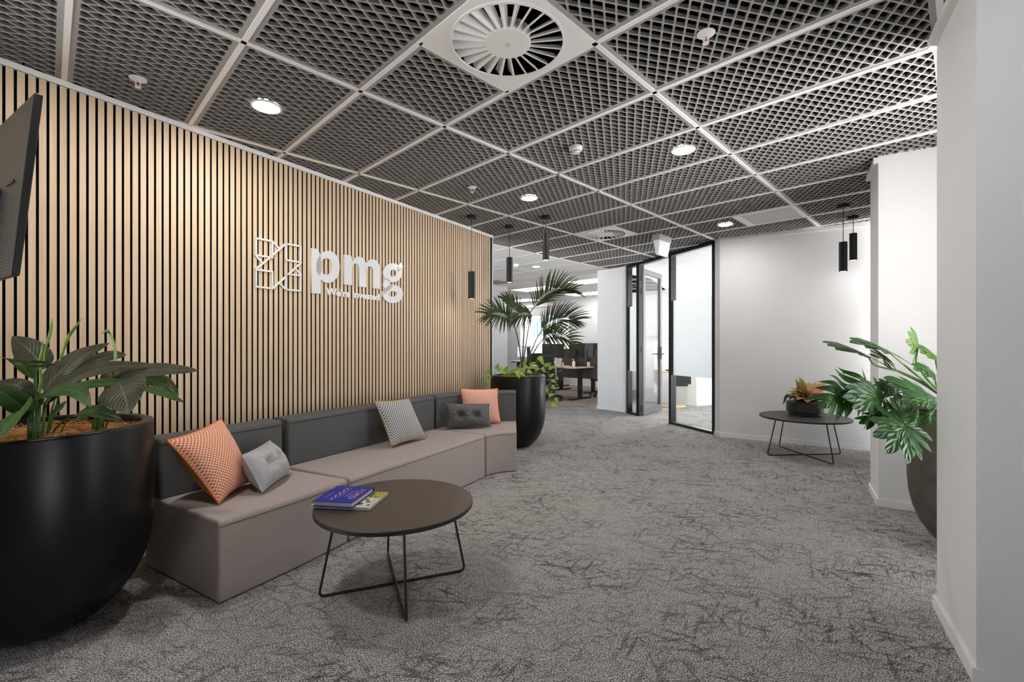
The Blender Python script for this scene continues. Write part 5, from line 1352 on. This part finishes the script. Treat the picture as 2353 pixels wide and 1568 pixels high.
# ---- small colourful plant in the low black pot
t = thing('potted_foliage_plant', 'small gold and pink leafed plant in a low black pot on the far round table', 'potted plant', (3.385, 5.31, 0.4415))
b = BM(); lathe(b, [(0, 0.0), (0.155, 0.0), (0.160, 0.004), (0.160, 0.036), (0.182, 0.038), (0.187, 0.044), (0.187, 0.150), (0.183, 0.155), (0.172, 0.155), (0.168, 0.150), (0.168, 0.10), (0, 0.10)], seg=64); obj('pot', b, M['pot'], t, world=False, ang=30)
mulch(t, 0.1675, 0.148, 9, 0, 'moss', 0.02)
bl, ul = new_leaves(True); bd, ud = new_leaves(); rnd = random.Random(21)
def tp(x, y, dY): return at(1730 + x / 6.816, 850 + y / 6.816, 5.31 + dY)
root = V((3.385, 5.31, 0.60))
for x, y, dY, wd, tn in ((665, 140, .05, 70, .15), (725, 110, .08, 90, .35), (760, 130, 0, 70, .1), (1000, 190, .1, 60, .1), (1160, 195, .02, 90, .6), (1140, 320, -.05, 110, .95), (565, 270, .05, 30, .1), (525, 345, -.02, 80, .1), (620, 400, .06, 60, .3), (745, 345, -.16, 110, .8), (845, 515, -.2, 110, .85), (1120, 470, -.12, 110, .75),
      (1200, 390, 0, 90, .25), (1185, 440, -.1, 70, .3), (900, 200, .12, 80, .2), (830, 280, -.1, 80, .05), (960, 300, -.05, 90, .2), (700, 260, .1, 80, .15), (1060, 260, .1, 80, .5), (880, 420, -.15, 80, .2), (780, 420, -.12, 80, .4), (980, 430, -.14, 90, .3), (1060, 380, -.1, 90, .6), (650, 330, .1, 80, .2), (920, 260, 0, 80, .05), (860, 330, -.12, 90, .1), (600, 300, .0, 90, .25), (560, 400, -.06, 80, .35), (700, 470, -.18, 100, .5), (940, 480, -.2, 100, .65), (1010, 330, -.08, 90, .3), (1090, 420, -.14, 90, .5), (800, 230, -.05, 90, .15), (950, 220, .05, 90, .2), (680, 400, -.1, 90, .3), (1160, 370, .06, 80, .4)):
    tip = tp(x, y, dY); st = root + V((rnd.uniform(-.05, .05), rnd.uniform(-.05, .05), 0)); d = tip - st
    leaf(bl, ul, [st, st + d * 0.5 + UP * 0.035, tip], wd / 6.816 * 5.3 / F * 1.6, V((-d.x * 0.5, -d.y * 0.5 - 0.4, 1.0)), prof_oval, 0.25, 0.03, nl=12, nw=4, tint=tn)
for x, y, dY, wd, mx_ in ((470, 550, -.05, 60, (560, 400)), (525, 430, 0, 80, (600, 420)), (560, 470, -.1, 80, (640, 430)), (1140, 555, -.1, 60, (1060, 470)), (1050, 575, -.15, 30, (1030, 500)), (700, 430, -.1, 110, (760, 420)), (640, 480, -.15, 80, (700, 440))):
    leaf(bd, ud, [root - UP * 0.01, tp(mx_[0], mx_[1], dY * 0.7), tp(x, y, dY)], wd / 6.816 * 5.3 / F, (0, -0.6, 1), prof_oval, 0.2, 0.02, nl=12, nw=3)
obj('foliage', bl, M['gold_leaf'], t, ang=70); obj('trailing_leaves', bd, M['dark_leaf'], t, ang=70)

# ================================================================ OFFICE AND MEETING ROOM
def ceiling_panel_light(px, py, w_, d_, label):
    Y = (CEIL - CAMZ) * F / (CY - py); c = at(px, py, Y)
    t = thing('panel_light', label, 'ceiling light', (c.x, c.y, CEIL), rz=-TH, group='flat panel lights in the office ceiling')
    b = BM(); box(b, (0, 0, -0.002), w_, d_, 0.008); obj('frame', b, M['white_gloss'], t, world=False, smooth=False)
    b = BM(); box(b, (0, 0, -0.0065), w_ - 0.03, d_ - 0.03, 0.002); obj('lens', b, M['troffer'], t, world=False, smooth=False)
ceiling_panel_light(1230, 664, 1.2, 0.6, 'bright office ceiling panel directly above the palm tip')
ceiling_panel_light(1350, 675, 1.2, 0.6, 'bright office ceiling panel near the back wall, right of the window')
ceiling_panel_light(1195, 691, 1.2, 0.6, 'bright office ceiling panel behind the upper left palm frond')
ceiling_panel_light(1368, 645, 1.2, 0.6, 'bright office ceiling panel cut off by the white pier')
def small_light(px, py, label, grp):
    Y = (CEIL - CAMZ) * F / (CY - py); c = at(px, py, Y)
    t = thing('downlight', label, 'ceiling light', (c.x, c.y, CEIL), group=grp)
    b = BM(); lathe(b, [(0.068, 0), (0.068, -0.006), (0.085, -0.004), (0.085, 0)], seg=32, close=True); obj('trim_ring', b, M['ring_white'], t, world=False)
    b = BM(); lathe(b, [(0, -0.004), (0.068, -0.004), (0.068, 0.0), (0, 0.0)], seg=32); obj('lens', b, M['troffer'], t, world=False)
    return t
small_light(1232, 613, 'small white round light in the office ceiling between the pendants', 'office downlights')
for px, py, lb in ((1619, 603, 'nearer round light seen through the tall glass panel'), (1579, 647, 'farther round light seen through the tall glass panel')):
    t_ = small_light(px, py, lb, 'meeting room downlights')
    area_lamp('downlight_lamp', (0, 0, -0.012), 0.13, 16, parent=t_)
c = at(1186, 609, 8.3); c.z = CEIL
t = thing('smoke_detector', 'white smoke detector on the office ceiling beside the middle pendant', 'smoke detector', c)
b = BM(); lathe(b, [(0, 0.001), (0.05, 0.001), (0.05, -0.02), (0.03, -0.045), (0, -0.047)], seg=28); obj('base', b, M['ring_white'], t, world=False)
c = at(1262, 645, 10.4); c.z = CEIL
t = thing('projector_mount', 'small dark flat fitting on the office ceiling above the palm', 'ceiling fitting', c)
b = BM(); lathe(b, [(0, 0.001), (0.12, 0.001), (0.11, -0.035), (0, -0.035)], seg=24); obj('cover', b, M['grey_panel'], t, world=False)
b = BM(); c1 = V((-0.40, 11.02, CEIL)); box(b, c1 - B2 * -0.28 - A2 * 0.2, 0.5, 0.5, 0.012, B2, A2, UP)
tag(obj('access_panel', b, M['grey_panel'], smooth=False, loc=tuple(c1)), 'grey square panel in the office ceiling next to the slat wall end', 'ceiling panel')

def office_desk(E, ln, dp, label, mat, leg_ends=(1,), dirx=None, h=0.745):
    """E: centre of the end nearest +x; runs towards -x (grid axis B)"""
    X_ = -B2; c = E + X_ * ln / 2
    t = thing('office_desk', label, 'desk', (c.x, c.y, 0), rz=-TH, group='office desks')
    b = BM(); box(b, (0, 0, h - 0.0125), ln, dp, 0.025); obj('desktop', b, mat, t, world=False, smooth=False)
    for s in (1, -1):
        x = s * (ln / 2 - 0.12)
        b = BM(); box(b, (x, 0, 0.38), 0.075, 0.09, 0.68); box(b, (x, 0, h - 0.04), 0.06, dp * 0.8, 0.03); obj('leg', b, M['black_metal'] if s > 0 else M['black_metal'], t, world=False, smooth=False)
        b = BM(); box(b, (x, 0, 0.02), 0.085, dp * 0.98, 0.035); obj('foot', b, M['black_metal'], t, world=False, smooth=False)
    return t
E1 = V((1.57, 10.60, 0)) + B2 * 0.12
office_desk(E1, 1.7, 0.78, 'pale beech office desk with black T-legs nearest the white pier', M['beech'])
office_desk(V((2.22, 12.00, 0)), 1.3, 0.78, 'pale desk behind the dark divider screens', M['beech'])
office_desk(V((1.55, 13.75, 0)), 2.0, 0.78, 'white desk below the office window', M['office_white'])
b = BM(); box(b, E1 - B2 * 0.45 + A2 * 0.50 + UP * 0.80, 1.5, 0.03, 0.72, B2, A2, UP); tag(obj('divider_screen', b, M['taupe'], smooth=False, loc=tuple(E1)), 'dark taupe divider screen along the back of the beech desk', 'desk divider')
b = BM(); box(b, E1 + B2 * 0.32 + A2 * 0.30 + UP * 0.365, 0.12, 0.10, 0.73, B2, A2, UP); tag(obj('support_post', b, M['office_white'], smooth=False, loc=tuple(E1 + B2 * 0.3)), 'pale square post behind the black leg of the beech desk', 'post')
def monitor(px0, px1, pyt, Y, label, rz, wide, hh, scr=None, z0=0.745):
    c = at((px0 + px1) / 2, pyt, Y); zt_ = c.z
    t = thing('monitor', label, 'monitor', (c.x, c.y, z0), rz=rz, group='office monitors')
    zc = zt_ - z0 - hh / 2
    b = BM(); box(b, (0, 0, zc), wide, 0.03, hh); o = obj('casing', b, M['black_plastic'], t, world=False, smooth=False); bevel_mod(o, 0.004, 2)
    b = BM(); box(b, (0, -0.0158 if scr else 0.0158, zc), wide - 0.02, 0.001, hh - 0.02); obj('screen', b, M[scr or 'screen_off'], t, world=False, smooth=False)
    b = BM(); box(b, (0, 0.035 if scr else -0.035, zc * 0.5), 0.05, 0.03, zc); box(b, (0, 0.02, 0.006), 0.22, 0.18, 0.012); obj('stand', b, M['black_plastic'], t, world=False, smooth=False)
    return t
monitor(1246, 1296, 790.5, 11.05, 'widest dark monitor above the mesh-backed chair', math.radians(4), 0.53, 0.33)
monitor(1313, 1336, 790, 10.8, 'dark monitor left of the two side by side above the beech desk', math.radians(25), 0.38, 0.35)
monitor(1335.5, 1359.5, 789, 10.88, 'dark tilted monitor right of the two side by side above the beech desk', math.radians(-30), 0.34, 0.33)
monitor(1361, 1385, 789, 11.6, 'dark monitor cut off by the white pier', math.radians(10), 0.5, 0.36, z0=0.745)
monitor(1220, 1248, 796.5, 13.75, 'lit pale blue monitor on the white desk by the window', math.radians(8), 0.50, 0.32, 'screen_on')
monitor(1192, 1216, 796, 14.2, 'lit pale grey monitor left on the white desk by the window', math.radians(12), 0.46, 0.34, 'screen_grey')
def office_chair(x, y, rz, label, seat_z=0.46, top=1.02):
    t = thing('office_chair', label, 'office chair', (x, y, 0), rz=rz, group='black office task chairs')
    mb = M['black_plastic']
    # forward is -y in the chair's own space
    b = BM(); n = 10; pr = []
    g = [[b.verts.new((0.24 * (2 * i / n - 1) * (1 - 0.12 * (j / n) ** 3), -0.24 + 0.48 * j / n, seat_z - 0.012 * ((2 * i / n - 1) ** 2) - 0.03 * max(0, (0.2 - j / n)) / 0.2)) for i in range(n + 1)] for j in range(n + 1)]
    for j in range(n):
        for i in range(n): b.faces.new((g[j][i], g[j][i + 1], g[j + 1][i + 1], g[j + 1][i]))
    r_ = bmesh.ops.extrude_face_region(b, geom=b.faces[:]); 
    for v in [e for e in r_['geom'] if isinstance(e, bmesh.types.BMVert)]: v.co.z -= 0.06
    bmesh.ops.recalc_face_normals(b, faces=b.faces[:]); o = obj('seat', b, M['mesh_black'], t, world=False, ang=50); bevel_mod(o, 0.015, 2, 50)
    # back: bent frame with a fabric panel
    def bp(u_, h): return V((u_ * (0.215 - 0.03 * h), 0.235 + 0.05 * h - 0.05 * (1 - u_ * u_) * -0.6 + 0.03 * math.sin(PI * h), seat_z + 0.10 + (top - seat_z - 0.10) * h))
    b = BM(); g = [[b.verts.new(bp(2 * i / 10 - 1, j / 10)) for i in range(11)] for j in range(11)]
    for j in range(10):
        for i in range(10): b.faces.new((g[j][i], g[j][i + 1], g[j + 1][i + 1], g[j + 1][i]))
    o = obj('backrest', b, M['mesh_black'], t, world=False); so = o.modifiers.new('thickness', 'SOLIDIFY'); so.thickness = 0.008
    b = BM(); loop = [bp(-1 + 2 * i / 8, 1) for i in range(9)] + [bp(1, 1 - i / 8) for i in range(1, 9)] + [bp(1 - 2 * i / 8, 0) for i in range(1, 9)] + [bp(-1, i / 8) for i in range(1, 9)]
    tube(b, loop, 0.013, 8, caps=False); tube(b, [bp(0, 0.0), V((0, 0.30, seat_z + 0.02)), V((0, 0.12, seat_z - 0.08))], 0.022, 8); obj('back_frame', b, mb, t, world=False)
    for s in (-1, 1):
        b = BM(); tube(b, fillet([V((s * 0.20, 0.05, seat_z - 0.07)), V((s * 0.285, 0.05, seat_z - 0.05)), V((s * 0.285, 0.05, seat_z + 0.20))], 0.03), 0.016, 8); box(b, (s * 0.285, 0.01, seat_z + 0.21), 0.075, 0.25, 0.025); obj('armrest', b, mb, t, world=False)
    b = BM(); tube(b, [(0, 0, 0.09), (0, 0, seat_z - 0.06)], 0.028, 12); box(b, (0, 0.02, seat_z - 0.075), 0.2, 0.24, 0.04); obj('gas_lift', b, mb, t, world=False)
    b = BM()
    for k in range(5):
        a = 2 * PI * k / 5 + 0.3; d = V((math.cos(a), math.sin(a), 0)); tube(b, [UP * 0.115, d * 0.16 + UP * 0.105, d * 0.31 + UP * 0.075], [0.026, 0.022, 0.016], 8)
    obj('star_base', b, mb, t, world=False)
    for k in range(5):
        a = 2 * PI * k / 5 + 0.3; d = V((math.cos(a), math.sin(a), 0)); e = V((-d.y, d.x, 0)); q = d * 0.31 + UP * 0.031
        b = BM(); tube(b, [q - e * 0.022, q - e * 0.004], 0.031, 14); tube(b, [q + e * 0.004, q + e * 0.022], 0.031, 14); tube(b, [q, q + UP * 0.045], 0.008, 6); obj('caster', b, mb, t, world=False)
    return t
office_chair(0.86, 10.45, math.radians(155), 'black mesh office chair nearest the palm planter, by the beech desk', top=1.0)
office_chair(0.10, 10.75, math.radians(-100), 'tall black office chair seen through the palm stems', top=1.2)
office_chair(0.80, 12.05, math.radians(30), 'black office chair under the desk behind the nearest chair')
office_chair(2.22, 11.25, math.radians(60), 'black office chair half hidden by the white pier', top=0.73)
c = at(1318, 839, 10.55)
t = thing('pump_bottle', 'clear hand pump bottle standing on the beech desk', 'bottle', (c.x, c.y, 0.7455))
b = BM(); lathe(b, [(0, 0), (0.034, 0), (0.036, 0.006), (0.036, 0.105), (0.030, 0.125), (0.014, 0.135), (0.014, 0.145), (0, 0.145)], seg=24); obj('body', b, M['paper'], t, world=False)
b = BM(); tube(b, [(0, 0, 0.14), (0, 0, 0.175)], 0.006, 8); tube(b, [(0, 0, 0.175), (-0.035, 0, 0.172)], 0.006, 8); obj('pump', b, M['white_gloss'], t, world=False)
c = at(1352.5, 839, 10.6)
t = thing('paper_cup', 'white paper cup standing right of the pump bottle on the beech desk', 'cup', (c.x, c.y, 0.7455))
b = BM(); lathe(b, [(0, 0), (0.030, 0), (0.041, 0.105), (0.044, 0.108), (0.041, 0.111), (0.036, 0.108), (0.028, 0.006), (0, 0.006)], seg=28); obj('body', b, M['paper'], t, world=False)
c = at(1284, 840, 10.75)
t = thing('document_holder', 'white upright paper holder on the beech desk left of the bottle', 'document holder', (c.x, c.y, 0.7455))
b = BM(); box(b, (0, 0, 0.004), 0.16, 0.12, 0.008); box(b, (0, 0.02, 0.10), 0.15, 0.004, 0.20, (1, 0, 0), (0, 0.97, 0.2), (0, -0.2, 0.97)); obj('tray', b, M['paper'], t, world=False, smooth=False)
c = at(1292, 842, 10.6)
t = thing('pen_cup', 'clear pen cup with a red pencil on the beech desk', 'pen cup', (c.x, c.y, 0.7455))
b = BM(); lathe(b, [(0, 0), (0.036, 0), (0.036, 0.10), (0.033, 0.10), (0.033, 0.004), (0, 0.004)], seg=24); obj('cup', b, M['grey_housing'], t, world=False)
b = BM(); tube(b, [(0.0, 0, 0.01), (0.015, 0.01, 0.20)], 0.004, 8); obj('pencil', b, M['red_bulb'], t, world=False)
# the meeting room: a round pedestal table with a dark jacketed chair behind the glass
ft = at(1560, 934, 1316.6 / (934 - CY)); ft.z = 0
t = thing('pedestal_table', 'pale timber pedestal with round foot behind the tall glass panel', 'table', (ft.x - 0.12, ft.y, 0))
b = BM(); lathe(b, [(0, 0), (0.24, 0), (0.25, 0.006), (0.25, 0.018), (0.24, 0.024), (0, 0.024)], seg=48); obj('foot', b, M['tan_wood'], t, world=False)
b = BM(); tube(b, [(0, 0, 0.02), (0, 0, 0.70)], 0.035, 20); obj('column', b, M['tan_wood'], t, world=False)
b = BM(); lathe(b, [(0, 0.70), (0.33, 0.70), (0.335, 0.705), (0.335, 0.72), (0.33, 0.725), (0, 0.725)], seg=56); obj('table_top', b, M['tan_wood'], t, world=False)
b = BM(); q0 = V((ft.x - 0.14, ft.y - 0.02, 0)); n = 12
box(b, q0 + V((0.06, -0.35, 0.60)), 0.36, 0.025, 0.24); box(b, q0 + V((0.03, -0.35, 0.47)), 0.30, 0.022, 0.06); tube(b, [q0 + V((-0.12, -0.35, 0.73)), q0 + V((0.24, -0.35, 0.73))], 0.02, 10); box(b, q0 + V((0.06, -0.16, 0.738)), 0.36, 0.42, 0.022)
jk = obj('folded_jacket', b, M['mesh_black'], ang=30, loc=tuple(q0 + V((0.06, -0.2, 0.73)))); tag(jk, 'black cloth draped over the edge of the pedestal table behind the glass', 'jacket')
# building across the street, seen through the office window
bo = V((2.2, 24.0, 0))
t = thing('building', 'pale rendered building with dark windows outside the office window', 'building', bo)
def bd(x, y, z): return bo + B2 * x + A2 * y + UP * z
b = BM(); box(b, bd(-1.5, 2, 3.0), 16, 3.9, 12, B2, A2, UP); obj('wall', b, M['facade'], t, smooth=False)
b = BM(); box(b, bd(-1.5, -0.1, -1.6), 16.2, 4.2, 5.6, B2, A2, UP); obj('brick_base', b, M['brick'], t, smooth=False)
for x in (-5.5, -4.0, -2.6, -1.2, 0.2, 1.6, 3.0):
    b = BM(); box(b, bd(x, 0.04, 2.75), 0.62, 0.12, 2.0, B2, A2, UP); wo = obj('window', b, M['facade_glass'], t, smooth=False)
    b = BM(); box(b, bd(x, -0.03, 2.75), 0.66, 0.05, 0.06, B2, A2, UP); box(b, bd(x, -0.03, 2.75), 0.06, 0.05, 2.0, B2, A2, UP); obj('glazing_bar', b, M['facade'], wo, smooth=False)
